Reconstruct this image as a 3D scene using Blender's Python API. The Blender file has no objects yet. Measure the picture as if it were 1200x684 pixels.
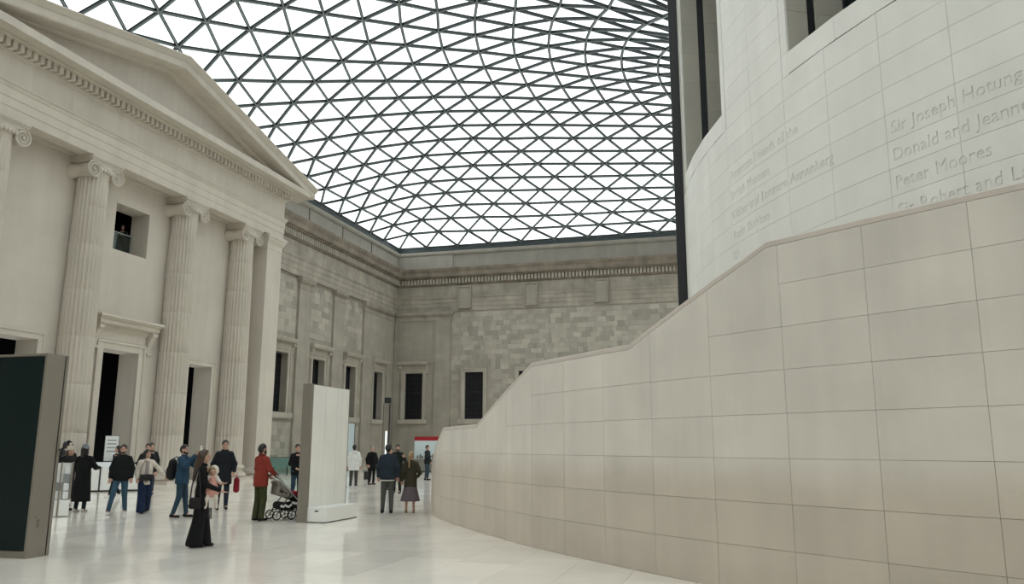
import bpy, bmesh, math, random
import numpy as np
from mathutils import Matrix, Vector
C = bpy.context.scene.collection
sc = bpy.context.scene
PI = math.pi
random.seed(7)

# ------------------------------------------------------------------ camera
F_PX = 945.04
yaw, pit, rol = (math.radians(a) for a in (15.623, 10.903, 0.1304))
CAM = Vector((0, 0, 1.68))
fw = Vector((-math.sin(yaw)*math.cos(pit), math.cos(yaw)*math.cos(pit), math.sin(pit)))
rt = Vector((math.cos(yaw), math.sin(yaw), 0))
up = rt.cross(fw)
r2 = rt*math.cos(rol)+up*math.sin(rol)
u2 = -rt*math.sin(rol)+up*math.cos(rol)
cd = bpy.data.cameras.new('camera'); cam = bpy.data.objects.new('camera', cd); C.objects.link(cam)
cam.matrix_world = Matrix(((r2.x, u2.x, -fw.x, 0), (r2.y, u2.y, -fw.y, 0), (r2.z, u2.z, -fw.z, CAM.z), (0, 0, 0, 1)))
cd.sensor_width = 36; cd.lens = F_PX/1200*36; cd.clip_end = 500; cd.clip_start = .05
sc.camera = cam

# ------------------------------------------------------------------ sky: even winter overcast
w = bpy.data.worlds.new('overcast'); sc.world = w; w.use_nodes = True
nt = w.node_tree
bg = nt.nodes['Background']
tc = nt.nodes.new('ShaderNodeTexCoord'); nz = nt.nodes.new('ShaderNodeTexNoise'); nz.inputs['Scale'].default_value = 1.6
cr = nt.nodes.new('ShaderNodeValToRGB')
cr.color_ramp.elements[0].position = .3; cr.color_ramp.elements[0].color = (.86, .93, .93, 1)
cr.color_ramp.elements[1].position = .75; cr.color_ramp.elements[1].color = (.97, 1, 1, 1)
nt.links.new(tc.outputs['Generated'], nz.inputs['Vector']); nt.links.new(nz.outputs['Fac'], cr.inputs['Fac'])
nt.links.new(cr.outputs['Color'], bg.inputs['Color'])
bg.inputs['Strength'].default_value = 2.1
sc.view_settings.view_transform = 'Standard'; sc.view_settings.look = 'None'
sc.view_settings.exposure = 0.0; sc.view_settings.gamma = 1; sc.view_settings.use_curve_mapping = False
sc.cycles.max_bounces = 8; sc.cycles.diffuse_bounces = 5; sc.cycles.transparent_max_bounces = 12
sc.cycles.caustics_reflective = False; sc.cycles.caustics_refractive = False

# ------------------------------------------------------------------ materials
def pmat(name, col, rough=.8, var=0.0, scale=2.0, bump=0.0, bscale=20., metal=0., joints=None, jitter=0., dirt=None, spec=.5, streak=0., emit=None):
    """procedural stone / paint: base colour, cloudy variation, per-piece jitter, optional coursing, optional grime band"""
    m = bpy.data.materials.new(name); m.use_nodes = True
    n = m.node_tree.nodes; l = m.node_tree.links; b = n['Principled BSDF']
    b.inputs['Roughness'].default_value = rough; b.inputs['Metallic'].default_value = metal
    b.inputs['Specular IOR Level'].default_value = spec
    geo = n.new('ShaderNodeNewGeometry')
    rgb = n.new('ShaderNodeRGB'); rgb.outputs[0].default_value = (*col, 1); cur = rgb.outputs[0]
    def mult(cur, facsock, lo, hi):
        mr = n.new('ShaderNodeMapRange'); mr.inputs['To Min'].default_value = lo; mr.inputs['To Max'].default_value = hi
        l.new(facsock, mr.inputs['Value'])
        vm = n.new('ShaderNodeVectorMath'); vm.operation = 'SCALE'; l.new(cur, vm.inputs[0]); l.new(mr.outputs[0], vm.inputs['Scale'])
        return vm.outputs[0]
    if var:
        t = n.new('ShaderNodeTexNoise'); t.inputs['Scale'].default_value = scale; t.inputs['Detail'].default_value = 6
        l.new(geo.outputs['Position'], t.inputs['Vector'])
        mr = n.new('ShaderNodeMapRange'); mr.inputs['From Min'].default_value = .3; mr.inputs['From Max'].default_value = .7
        l.new(t.outputs['Fac'], mr.inputs['Value']); cur = mult(cur, mr.outputs[0], 1-var, 1+var)
    if streak:
        mp = n.new('ShaderNodeMapping'); mp.inputs['Scale'].default_value = (1.6, 1.6, .12)
        l.new(geo.outputs['Position'], mp.inputs['Vector'])
        t = n.new('ShaderNodeTexNoise'); t.inputs['Scale'].default_value = 1.5; t.inputs['Detail'].default_value = 8
        l.new(mp.outputs[0], t.inputs['Vector'])
        mr = n.new('ShaderNodeMapRange'); mr.inputs['From Min'].default_value = .35; mr.inputs['From Max'].default_value = .7
        l.new(t.outputs['Fac'], mr.inputs['Value']); cur = mult(cur, mr.outputs[0], 1+streak*.3, 1-streak)
    if jitter:
        oi = n.new('ShaderNodeObjectInfo'); ad = n.new('ShaderNodeMath'); ad.operation = 'ADD'
        l.new(oi.outputs['Random'], ad.inputs[0]); l.new(geo.outputs['Random Per Island'], ad.inputs[1])
        fr = n.new('ShaderNodeMath'); fr.operation = 'FRACT'; l.new(ad.outputs[0], fr.inputs[0])
        cur = mult(cur, fr.outputs[0], 1-jitter, 1+jitter)
    if joints:
        sp = n.new('ShaderNodeSeparateXYZ'); l.new(geo.outputs['Position'], sp.inputs[0])
        ad = n.new('ShaderNodeMath'); ad.operation = 'ADD'; l.new(sp.outputs[0], ad.inputs[0]); l.new(sp.outputs[1], ad.inputs[1])
        cb = n.new('ShaderNodeCombineXYZ'); l.new(ad.outputs[0], cb.inputs[0]); l.new(sp.outputs[2], cb.inputs[1])
        br = n.new('ShaderNodeTexBrick'); bw, bh, amt = joints
        br.inputs['Scale'].default_value = 1; br.inputs['Brick Width'].default_value = bw; br.inputs['Row Height'].default_value = bh
        br.inputs['Mortar Size'].default_value = .008; br.inputs['Bias'].default_value = 0
        br.inputs['Color1'].default_value = (1, 1, 1, 1); br.inputs['Color2'].default_value = (1-amt, 1-amt, 1-amt, 1)
        br.inputs['Mortar'].default_value = (1-2*amt,)*3+(1,)
        l.new(cb.outputs[0], br.inputs['Vector'])
        mx = n.new('ShaderNodeVectorMath'); mx.operation = 'MULTIPLY'; l.new(cur, mx.inputs[0]); l.new(br.outputs['Color'], mx.inputs[1]); cur = mx.outputs[0]
    if dirt:
        z0, z1, dc = dirt
        sp = n.new('ShaderNodeSeparateXYZ'); l.new(geo.outputs['Position'], sp.inputs[0])
        t = n.new('ShaderNodeTexNoise'); t.inputs['Scale'].default_value = 1.3; l.new(geo.outputs['Position'], t.inputs['Vector'])
        ma = n.new('ShaderNodeMath'); ma.operation = 'MULTIPLY_ADD'; ma.inputs[1].default_value = .35; l.new(t.outputs['Fac'], ma.inputs[0]); l.new(sp.outputs[2], ma.inputs[2])
        mr = n.new('ShaderNodeMapRange'); mr.interpolation_type = 'SMOOTHSTEP'; mr.inputs['From Min'].default_value = z0; mr.inputs['From Max'].default_value = z1
        l.new(ma.outputs[0], mr.inputs['Value'])
        mx = n.new('ShaderNodeMix'); mx.data_type = 'VECTOR'; l.new(mr.outputs[0], mx.inputs['Factor'])
        sm = n.new('ShaderNodeVectorMath'); sm.operation = 'MULTIPLY'; sm.inputs[1].default_value = dc; l.new(cur, sm.inputs[0])
        l.new(sm.outputs[0], mx.inputs[4]); l.new(cur, mx.inputs[5]); cur = mx.outputs[1]
    l.new(cur, b.inputs['Base Color'])
    if bump:
        t = n.new('ShaderNodeTexNoise'); t.inputs['Scale'].default_value = bscale; t.inputs['Detail'].default_value = 4
        l.new(geo.outputs['Position'], t.inputs['Vector'])
        bp = n.new('ShaderNodeBump'); bp.inputs['Strength'].default_value = bump; bp.inputs['Distance'].default_value = .02
        l.new(t.outputs['Fac'], bp.inputs['Height']); l.new(bp.outputs[0], b.inputs['Normal'])
    if emit:
        b.inputs['Emission Color'].default_value = (*emit[0], 1); b.inputs['Emission Strength'].default_value = emit[1]
    return m
M = {}
M['portico'] = pmat('portico_limestone', (.585, .535, .465), .85, .05, .7, .15, 25, jitter=.03, streak=.06)
M['portico_wall'] = pmat('portico_ashlar', (.585, .535, .465), .85, .05, .6, .15, 25, joints=(1.5, .55, .035), streak=.05)
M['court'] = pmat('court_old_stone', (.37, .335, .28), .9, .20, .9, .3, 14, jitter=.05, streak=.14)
M['court_block'] = pmat('court_ashlar_block', (.40, .368, .31), .9, .10, 1.5, .3, 14, jitter=.20, streak=.05)
M['court_plain'] = pmat('court_plain_stone', (.385, .352, .295), .9, .10, .8, .3, 14, joints=(1.1, .42, .07), streak=.10)
M['court_trim'] = pmat('court_window_stone', (.47, .43, .365), .9, .08, 1.2, .2, 14, jitter=.05, streak=.12)
M['court_weathered_shade'] = pmat('court_weathered_shaded_moulding', (.26, .22, .175), .9, .25, 1.1, .3, 14, jitter=.04, streak=.2)  # brown weathering, with the shade between the dentils also put into the colour
M['parapet'] = pmat('parapet_stone', (.40, .375, .33), .9, .06, .8, .2, 14, jitter=.05, streak=.08)
M['stair'] = pmat('stair_panel_stone', (.72, .68, .62), .62, .06, 1.1, .05, 30, jitter=.035, streak=.07, dirt=(1.25, 1.85, (.83, .785, .74)))
M['coping'] = pmat('stair_coping_stone', (.62, .555, .50), .6, .05, 2, .05, 30, jitter=.03)
M['joint'] = pmat('dark_joint', (.14, .12, .10), .9)
M['drum'] = pmat('drum_panel_stone', (.83, .815, .77), .6, .035, .9, .05, 30, jitter=.02, streak=.03)
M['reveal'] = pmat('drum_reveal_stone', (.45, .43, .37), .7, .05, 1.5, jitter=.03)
M['black'] = pmat('black_metal', (.012, .014, .016), .45)
M['void'] = pmat('unlit_interior', (.004, .004, .004), .95, spec=.05)
M['glass_dark'] = pmat('old_window_glass', (.012, .012, .015), .35, spec=.3)
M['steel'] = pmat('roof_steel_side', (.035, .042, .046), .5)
M['steel_light'] = pmat('roof_steel_lit_soffit', (.30, .35, .36), .55)  # paler than the sides: floor light on the rib undersides put into the colour
M['edge'] = pmat('roof_edge_beam', (.06, .078, .085), .5)
M['totem_metal'] = pmat('bronze_grey_metal', (.26, .235, .20), .4, .04, 2, metal=.3)
M['totem_dark'] = pmat('dark_screen', (.008, .017, .018), .4, spec=.15)
M['white'] = pmat('white_painted_panel', (.86, .86, .81), .5, .03, 1.5, streak=.04)
M['whitebase'] = pmat('white_base', (.80, .81, .79), .4)
def glass_mat(name, tint, mixf, gl=.08):
    m = bpy.data.materials.new(name); m.use_nodes = True; n = m.node_tree.nodes; l = m.node_tree.links
    for x in list(n): n.remove(x)
    o = n.new('ShaderNodeOutputMaterial'); t = n.new('ShaderNodeBsdfTransparent'); t.inputs[0].default_value = (*tint, 1)
    g = n.new('ShaderNodeBsdfGlossy'); g.inputs['Roughness'].default_value = .08; g.inputs[0].default_value = (.8, .85, .85, 1)
    d = n.new('ShaderNodeBsdfTranslucent'); d.inputs[0].default_value = (.85, .93, .93, 1)
    m1 = n.new('ShaderNodeMixShader'); m1.inputs[0].default_value = mixf; m2 = n.new('ShaderNodeMixShader'); m2.inputs[0].default_value = gl
    l.new(t.outputs[0], m1.inputs[1]); l.new(d.outputs[0], m1.inputs[2]); l.new(m1.outputs[0], m2.inputs[1]); l.new(g.outputs[0], m2.inputs[2]); l.new(m2.outputs[0], o.inputs[0])
    return m
M['roofglass'] = glass_mat('fritted_roof_glass', (.985, .995, .99), .03, .02)
M['balglass'] = glass_mat('green_balustrade_glass', (.74, .86, .83), .08, .10)
def floor_mat():
    m = pmat('polished_limestone', (.90, .84, .76), .16, .05, .9, 0, jitter=.075, spec=.7)
    n = m.node_tree.nodes; l = m.node_tree.links; b = n['Principled BSDF']
    geo = n.new('ShaderNodeNewGeometry'); t = n.new('ShaderNodeTexNoise'); t.inputs['Scale'].default_value = 1.2; t.inputs['Detail'].default_value = 5
    l.new(geo.outputs['Position'], t.inputs['Vector'])
    mr = n.new('ShaderNodeMapRange'); mr.inputs['To Min'].default_value = .05; mr.inputs['To Max'].default_value = .17
    l.new(t.outputs['Fac'], mr.inputs['Value']); l.new(mr.outputs[0], b.inputs['Roughness'])
    return m
M['floor'] = floor_mat()

# ------------------------------------------------------------------ helpers
class MB:
    def __init__(s): s.v = []; s.f = []; s.m = []; s.mi = 0
    def add(s, vs, fs):
        o = len(s.v); s.v += [tuple(p) for p in vs]; s.f += [tuple(i+o for i in f) for f in fs]; s.m += [s.mi]*len(fs); return s
    def box(s, x0, x1, y0, y1, z0, z1):
        return s.add([(x0,y0,z0),(x1,y0,z0),(x1,y1,z0),(x0,y1,z0),(x0,y0,z1),(x1,y0,z1),(x1,y1,z1),(x0,y1,z1)],
                     [(0,3,2,1),(4,5,6,7),(0,1,5,4),(1,2,6,5),(2,3,7,6),(3,0,4,7)])
    def hexa(s, p):   # 8 points bottom loop, top loop
        return s.add(p, [(0,3,2,1),(4,5,6,7),(0,1,5,4),(1,2,6,5),(2,3,7,6),(3,0,4,7)])
    def bar(s, a, b, wd, ht, upv=(0, 0, 1)):
        a = Vector(a); b = Vector(b); d = (b-a).normalized(); u = Vector(upv); sd = d.cross(u)
        if sd.length < 1e-4: sd = d.cross(Vector((1, 0, 0)))
        sd.normalize(); u = sd.cross(d)
        q = [(-1,-1),(1,-1),(1,1),(-1,1)]
        return s.hexa([a+sd*x*wd/2+u*y*ht/2 for x, y in q]+[b+sd*x*wd/2+u*y*ht/2 for x, y in q])
    def tube(s, pts, r, n=8, caps=True):
        pts = [Vector(p) for p in pts]; k = len(pts); rr = r if isinstance(r, (list, tuple)) else [r]*k
        vs = []; fs = []; pu = None
        for i, p in enumerate(pts):
            d = (pts[min(i+1, k-1)]-pts[max(i-1, 0)]).normalized()
            if pu is None: pu = Vector((0, 0, 1)) if abs(d.z) < .9 else Vector((1, 0, 0))
            sd = d.cross(pu).normalized(); pu = sd.cross(d)
            for a in range(n):
                t = 2*PI*a/n; vs.append(p+sd*math.cos(t)*rr[i]+pu*math.sin(t)*rr[i])
        for i in range(k-1):
            for a in range(n): b = (a+1) % n; fs.append((i*n+a, i*n+b, (i+1)*n+b, (i+1)*n+a))
        if caps: fs.append(tuple(range(n))[::-1]); fs.append(tuple((k-1)*n+a for a in range(n)))
        return s.add(vs, fs)
    def lathe(s, prof, n=24, c=(0, 0, 0), axis='z'):
        vs = []; fs = []; k = len(prof)
        for r, z in prof:
            for a in range(n):
                t = 2*PI*a/n; p = (r*math.cos(t), r*math.sin(t), z)
                if axis == 'x': p = (p[2], p[0], p[1])
                if axis == 'y': p = (p[0], p[2], p[1])
                vs.append((p[0]+c[0], p[1]+c[1], p[2]+c[2]))
        for i in range(k-1):
            for a in range(n): b = (a+1) % n; fs.append((i*n+a, i*n+b, (i+1)*n+b, (i+1)*n+a))
        fs.append(tuple(range(n))[::-1]); fs.append(tuple((k-1)*n+a for a in range(n)))
        return s.add(vs, fs)
    def prism(s, poly, fn, d0, d1):   # poly of (a,b); fn(a,b,depth)->xyz
        n = len(poly)
        vs = [fn(a, b, d0) for a, b in poly]+[fn(a, b, d1) for a, b in poly]
        fs = [tuple(range(n)), tuple(range(2*n-1, n-1, -1))]+[(i, i+n, (i+1) % n+n, (i+1) % n) for i in range(n)]
        return s.add(vs, fs)
    def sweep(s, path, prof):
        """prof: closed list of (offset to the right of the path, z); mitred corners"""
        pv = [Vector(p) for p in path]; k = len(pv); n = len(prof); vs = []
        for i in range(k):
            ds = []
            if i > 0: ds.append((pv[i]-pv[i-1]).normalized())
            if i < k-1: ds.append((pv[i+1]-pv[i]).normalized())
            ns = [Vector((d.y, -d.x)) for d in ds]; m = ns[0].copy()
            if len(ns) == 2: m = (ns[0]+ns[1]); m = m/m.length_squared*2
            for o, z in prof: q = pv[i]+m*o; vs.append((q.x, q.y, z))
        fs = []
        for i in range(k-1):
            for a in range(n): b = (a+1) % n; fs.append((i*n+a, i*n+b, (i+1)*n+b, (i+1)*n+a))
        fs.append(tuple(range(n))[::-1]); fs.append(tuple((k-1)*n+a for a in range(n)))
        return s.add(vs, fs)
    def mesh(s, name, mats, smooth=False, fix=True):
        me = bpy.data.meshes.new(name); me.from_pydata(s.v, [], s.f)
        for m in (mats if isinstance(mats, (list, tuple)) else [mats]): me.materials.append(M[m] if isinstance(m, str) else m)
        if any(s.m): me.polygons.foreach_set('material_index', s.m)
        if fix:
            bm = bmesh.new(); bm.from_mesh(me); bmesh.ops.recalc_face_normals(bm, faces=bm.faces); bm.to_mesh(me); bm.free()
        if smooth is True: me.polygons.foreach_set('use_smooth', [True]*len(me.polygons))
        elif smooth: me.polygons.foreach_set('use_smooth', [True]*len(me.polygons)); me.set_sharp_from_angle(angle=math.radians(smooth))
        me.update(); return me
def link(name, me, parent=None, loc=(0, 0, 0), rz=0):
    o = bpy.data.objects.new(name, me); C.objects.link(o); o.location = loc; o.rotation_euler = (0, 0, rz)
    if parent: o.parent = parent
    return o
def obj(name, mb, mats, parent=None, smooth=False, loc=(0, 0, 0), rz=0, label=None):
    o = link(name, mb.mesh(name, mats, smooth), parent, loc, rz)
    if label: o['label'] = label
    return o
def thing(name, label, cat, loc=(0, 0, 0), rz=0, group=None, kind=None):
    o = link(name, None, None, loc, rz); o.empty_display_size = .1; return tag(o, label, cat, group, kind)
def tag(o, label=None, cat=None, group=None, kind=None):
    if label: o['label'] = label
    if cat: o['category'] = cat
    if group: o['group'] = group
    if kind: o['kind'] = kind
    return o
def copy_tree(o, parent=None):
    c = o.copy(); C.objects.link(c); c.parent = parent
    for ch in list(o.children): copy_tree(ch, c)
    return c
def boxes_with_openings(mb, u0, u1, z0, z1, ops, fn):
    """solid wall slab in boxes around openings; fn(u,z,d) d=0 front, 1 back"""
    us = sorted({u0, u1, *[o[0] for o in ops], *[o[1] for o in ops]})
    for a, b in zip(us, us[1:]):
        if a < u0-1e-6 or b > u1+1e-6: continue
        cuts = sorted((o[2], o[3]) for o in ops if o[0] <= a+1e-6 and o[1] >= b-1e-6)
        z = z0
        for c, d in cuts+[(z1, z1)]:
            if c > z+1e-6: mb.hexa([fn(a, z, 0), fn(b, z, 0), fn(b, z, 1), fn(a, z, 1), fn(a, c, 0), fn(b, c, 0), fn(b, c, 1), fn(a, c, 1)])
            z = max(z, d)

# ================================================================== SETTING
XS = -29.1; YW = 66.0; YP0, YP1 = 18.7, 40.09; XF = -25.0; XPW = -26.1; YC = 29.4; RC = (22.0, 29.37); YE = -7.2
# ---- floor: bedding plane and limestone slabs
fl = thing('floor', 'pale polished limestone floor of long slabs with fine joints', 'floor', kind='structure')
b = MB(); b.box(XS-.5, 24, YE-1, YW+.5, -.35, -.02); obj('floor_bed', b, 'joint', fl)
SW, SL = .885, 1.32
slabs = []
k = 0
x = -2.4
cols = []
i0 = int(math.floor((XS-x)/SW)); 
for ci in range(i0, 14):
    xa = x+ci*SW; off = [0, .62, .31, .93][ci % 4]
    ny = int((YW-YE)/SL)+2
    for cj in range(ny):
        ya = YE-1+cj*SL+off
        if ya+SL > YW+.4: continue
        cx_, cy_ = xa+SW/2, ya+SL/2
        if math.hypot(cx_-RC[0], cy_-RC[1]) < 23.5: continue
        d = Vector((cx_, cy_, 0)); zc = d.x*fw.x+d.y*fw.y
        vis = zc > 1.5 and abs((d.x*rt.x+d.y*rt.y)/zc) < .7 and not (math.hypot(cx_-RC[0], cy_-RC[1]) < 28.4)
        slabs.append((0 if vis else 1, d.length, xa, ya))
slabs.sort()
bb = MB(); bb.box(0, SW-.005, 0, SL-.005, -.02, 0); sm_ = bb.mesh('floor_slab', 'floor')
for s in slabs[:300]: link('floor_slab', sm_, fl, (s[2], s[3], 0))
bb = MB()
for s in slabs[300:]: bb.box(s[2], s[2]+SW-.005, s[3], s[3]+SL-.005, -.02, 0)
o = obj('far_floor_slabs', bb, 'floor', fl); o['kind'] = 'stuff'

# ---- portico body
po = thing('portico', 'pale stone temple front with pediment above four columns', 'portico', kind='structure')
CD = (28.33, 30.47, 0, 5.8); RD = (34.0, 35.8, 0, 5.7); LD = (23.1, 24.95, 0, 5.75); WD = (28.35, 30.45, 10.2, 12.3)
mb = MB(); fnp = lambda u, z, d: (XPW-1.0*d, u, z)
boxes_with_openings(mb, YP0+.02, YP1-.02, 0, 13.45, [CD, RD, LD, WD], fnp)
obj('wall_face', mb, 'portico_wall', po)
mb = MB(); mb.box(-29.4, -27.1, YP0+.02, YP0+.4, 0, 13.45); mb.box(-29.1, -27.1, YP1-.4, YP1-.02, 0, 13.45); obj('side_wall', mb, 'portico_wall', po)
mb = MB(); mb.box(-33.2, -33, 18.9, 39.9, 0, 13.45); mb.box(-33, -29.1, 18.9, 19.0, 0, 13.4); mb.box(-33, -29.1, 39.7, 39.8, 0, 13.4); mb.box(-33, -27.1, 19, 39.7, 13.3, 13.44)
mb.box(-33, -27.12, 19, 39.7, 9.9, 10.15)
obj('unlit_interior', mb, 'void', po)
# pilasters
for ya, yb in ((38.63, YP1), (YP0, 20.16)):
    mb = MB(); mb.box(XPW, XF-.04, ya, yb, .0, 12.7)
    mb2 = MB()
    q = [(XPW, ya), (XF-.04, ya), (XF-.04, yb), (XPW-3, yb)] if ya > 30 else [(XPW-3, ya), (XF-.04, ya), (XF-.04, yb), (XPW, yb)]
    mb2.sweep(q, [(0, 12.62), (.03, 12.64), (.03, 12.7), (0.01, 12.72), (.01, 12.95), (.06, 13.02), (.14, 13.15), (.14, 13.22), (.2, 13.3), (.2, 13.44), (0, 13.44)])
    mb2.sweep(q, [(0, .62), (.06, .6), (.1, .5), (.16, .42), (.16, .3), (.1, .26), (.1, .2), (.2, .16), (.2, 0), (0, 0)])
    p = obj('pilaster', mb, 'portico', po); obj('capital_moulding', mb2, 'portico', p)
# entablature
U = [(XS+.02, YP0), (XF, YP0), (XF, YP1), (XS+.02, YP1)]
mb = MB(); mb.sweep(U, [(-.6, 13.45), (0, 13.45), (0, 13.78), (.03, 13.80), (.03, 14.12), (.06, 14.14), (.06, 14.46), (.09, 14.48), (.13, 14.56), (.13, 14.60), (.17, 14.61), (.17, 14.68), (-.02, 14.70), (-.6, 14.70)])
obj('architrave', mb, 'portico', po)
mb = MB(); mb.box(XPW-.4, XF-.5, YP0+.3, YP1-.3, 13.46, 13.6)
obj('portico_soffit', mb, 'portico', po)
for a, b_ in ((21.9, 26.3), (32.6, 36.9), (26.9, 31.9)):
    mb = MB(); mb.box(-25.86, -25.66, a+.5, b_-.5, 13.43, 13.46); obj('soffit_coffer', mb, 'reveal', po)
# frieze in blocks
fy = [YP0+.0, 20.6, 22.4, 24.3, 26.2, 28.1, 30.0, 31.9, 33.8, 35.6, 37.3, 38.8, YP1]
for a, b_ in zip(fy, fy[1:]):
    mb = MB(); mb.box(XF-.5, XF, a+.002, b_-.002, 14.70, 15.68); obj('frieze_block', mb, 'portico', po)
mb = MB(); mb.box(XS, XF-.5, YP0, YP0+.4, 14.7, 15.68); mb.box(XS, XF-.5, YP1-.4, YP1, 14.7, 15.68); obj('frieze_return', mb, 'portico', po)
mb = MB(); mb.sweep(U, [(-.5, 15.68), (.02, 15.68), (.05, 15.72), (.05, 15.75), (.10, 15.79), (.10, 15.82), (.10, 15.84), (.10, 16.11), (.44, 16.11), (.44, 16.15), (.48, 16.18), (.48, 16.24), (1.02, 16.22), (1.02, 16.20), (1.05, 16.20), (1.05, 16.50), (1.0, 16.54), (-.5, 16.54)])
obj('cornice', mb, 'portico', po)
db = MB(); db.box(0, .30, 0, .175, 0, .29); dm = db.mesh('dentil', 'portico')
for i in range(72):
    link('dentil', dm, po, (XF+.09, YP0-.02+i*.3, 15.82))
for i in range(12):
    link('dentil', dm, po, (XF-.25-i*.3, YP1+.02, 15.82)); link('dentil', dm, po, (XF-.25-i*.3, YP0-.31, 15.82))
# pediment
HW = 12.2; AP = 19.47; EZ = 16.83
sl = math.atan2(AP-EZ, HW)
def rake(prof, name, y_ext=0.0):
    # prof: (x, drop below top line) closed polygon
    mb = MB(); vs = []
    n = len(prof)
    for yy, zz in ((YC-HW, EZ), (YC, AP), (YC+HW, EZ)):
        for px, dr in prof: vs.append((px, yy, zz-dr/math.cos(sl)))
    fs = [(i*n+a, i*n+(a+1) % n, (i+1)*n+(a+1) % n, (i+1)*n+a) for i in range(2) for a in range(n)]
    fs += [tuple(range(n))[::-1], tuple(2*n+a for a in range(n))]
    mb.add(vs, fs); return obj(name, mb, 'portico', po)
rake([(-24.6, 0), (-23.72, 0), (-23.70, .05), (-23.76, .10), (-23.86, .20), (-23.90, .24), (-24.6, .24)], 'raking_sima')
rake([(-25.2, .24), (-23.93, .24), (-23.93, .52), (-23.97, .57), (-25.2, .57)], 'raking_corona')
rake([(-25.2, .57), (-24.74, .57), (-24.8, .65), (-24.9, .68), (-25.2, .70)], 'raking_bed_moulding')
mb = MB(); mb.prism([(YC-HW+1.2, 16.54), (YC+HW-1.2, 16.54), (YC, AP-.55)], lambda a, b, d: (d, a, b), -25.02, -25.4); obj('tympanum', mb, 'portico', po)
mb = MB(); mb.add([(XS-3, YC-HW, EZ-.05), (-24.3, YC-HW, EZ-.05), (-24.3, YC, AP-.05), (XS-3, YC, AP-.05), (XS-3, YC+HW, EZ-.05), (-24.3, YC+HW, EZ-.05)], [(0,1,2,3), (3,2,5,4)])
obj('portico_roof', mb, 'parapet', po)
# door and window surrounds on the portico
def frame(mb, fnx, a, b, z0, z1, wd, th, sill=False):
    """architrave round an opening; fnx(u,z,out)"""
    for u0, u1, c, d in ((a-wd, a, z0, z1+wd), (b, b+wd, z0, z1+wd), (a, b, z1, z1+wd)):
        mb.hexa([fnx(u0, c, -.02), fnx(u1, c, -.02), fnx(u1, c, th), fnx(u0, c, th), fnx(u0, d, -.02), fnx(u1, d, -.02), fnx(u1, d, th), fnx(u0, d, th)])
    e = wd*.22
    for u0, u1, c, d in ((a-wd-e*.3, a-wd+e, z0, z1+wd+e*.3), (b+wd-e, b+wd+e*.3, z0, z1+wd+e*.3), (a-wd+e, b+wd-e, z1+wd-e, z1+wd+e*.3)):
        mb.hexa([fnx(u0, c, 0), fnx(u1, c, 0), fnx(u1, c, th*1.7), fnx(u0, c, th*1.7), fnx(u0, d, 0), fnx(u1, d, 0), fnx(u1, d, th*1.7), fnx(u0, d, th*1.7)])
fxp = lambda u, z, o: (XPW+o, u, z)
mb = MB(); frame(mb, fxp, CD[0], CD[1], 0, CD[3], .36, .07); ds = obj('door_surround', mb, 'portico', po)
mb = MB(); frame(mb, fxp, RD[0], RD[1], 0, RD[3], .28, .06); obj('door_surround', mb, 'portico', po)
mb = MB(); frame(mb, fxp, LD[0], LD[1], 0, LD[3], .28, .06); obj('door_surround', mb, 'portico', po)
mb = MB(); mb.box(XPW, XPW+.08, 27.98, 30.82, 6.2, 6.85)
for (x1, z0, z1, ye) in ((.10, 6.55, 6.62, 0), (.16, 6.62, 6.7, .05), (.40, 6.80, 6.84, .32), (.46, 6.84, 7.02, .36), (.54, 7.02, 7.1, .42), (.62, 7.1, 7.2, .50), (.22, 6.7, 6.8, .1)):
    mb.box(XPW, XPW+x1, 27.95-ye, 30.85+ye, z0, z1)
obj('door_hood', mb, 'portico', ds)
def console(y, z0, z1, fnx, wd=.26, dep=.34):
    mb = MB(); pts = []
    n = 14
    for i in range(n+1):
        t = i/n; z = z1-(z1-z0)*t; o = dep*(.25+.75*(1-t)**1.2)+.05*math.sin(t*PI*2)
        pts.append((o, z))
    poly = [(-.0, z1)]+pts+[(-.0, z0)]
    vs = [fnx(y-wd/2, z, o) for o, z in poly]+[fnx(y+wd/2, z, o) for o, z in poly]; n = len(poly)
    mb.add(vs, [tuple(range(n)), tuple(range(2*n-1, n-1, -1))]+[(i, i+n, (i+1) % n+n, (i+1) % n) for i in range(n)])
    for zz, oo, r in ((z1-.13, dep*.95, .11), (z0+.07, dep*.28, .075)):
        c = fnx(y, zz, oo)
        mb.lathe([(r, -wd/2-.015), (r*1.0, wd/2+.015)], 14, c, 'y' if abs(fnx(1, 0, 0)[1]-fnx(0, 0, 0)[1]) > .5 else 'x')
    return mb
for yy in (31.02, 27.78): obj('console', console(yy, 5.75, 6.8, fxp), 'portico', ds, 40)
# window in the portico: railing and glass
mb = MB(); mb.tube([(-27.0, 28.35, 11.3), (-27.0, 30.45, 11.3)], .03, 8); hr = obj('handrail', mb, 'steel_light', po)
mb = MB(); mb.box(-27.01, -26.99, 28.4, 30.4, 10.2, 11.26); obj('railing_glass', mb, 'balglass', po)

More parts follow.
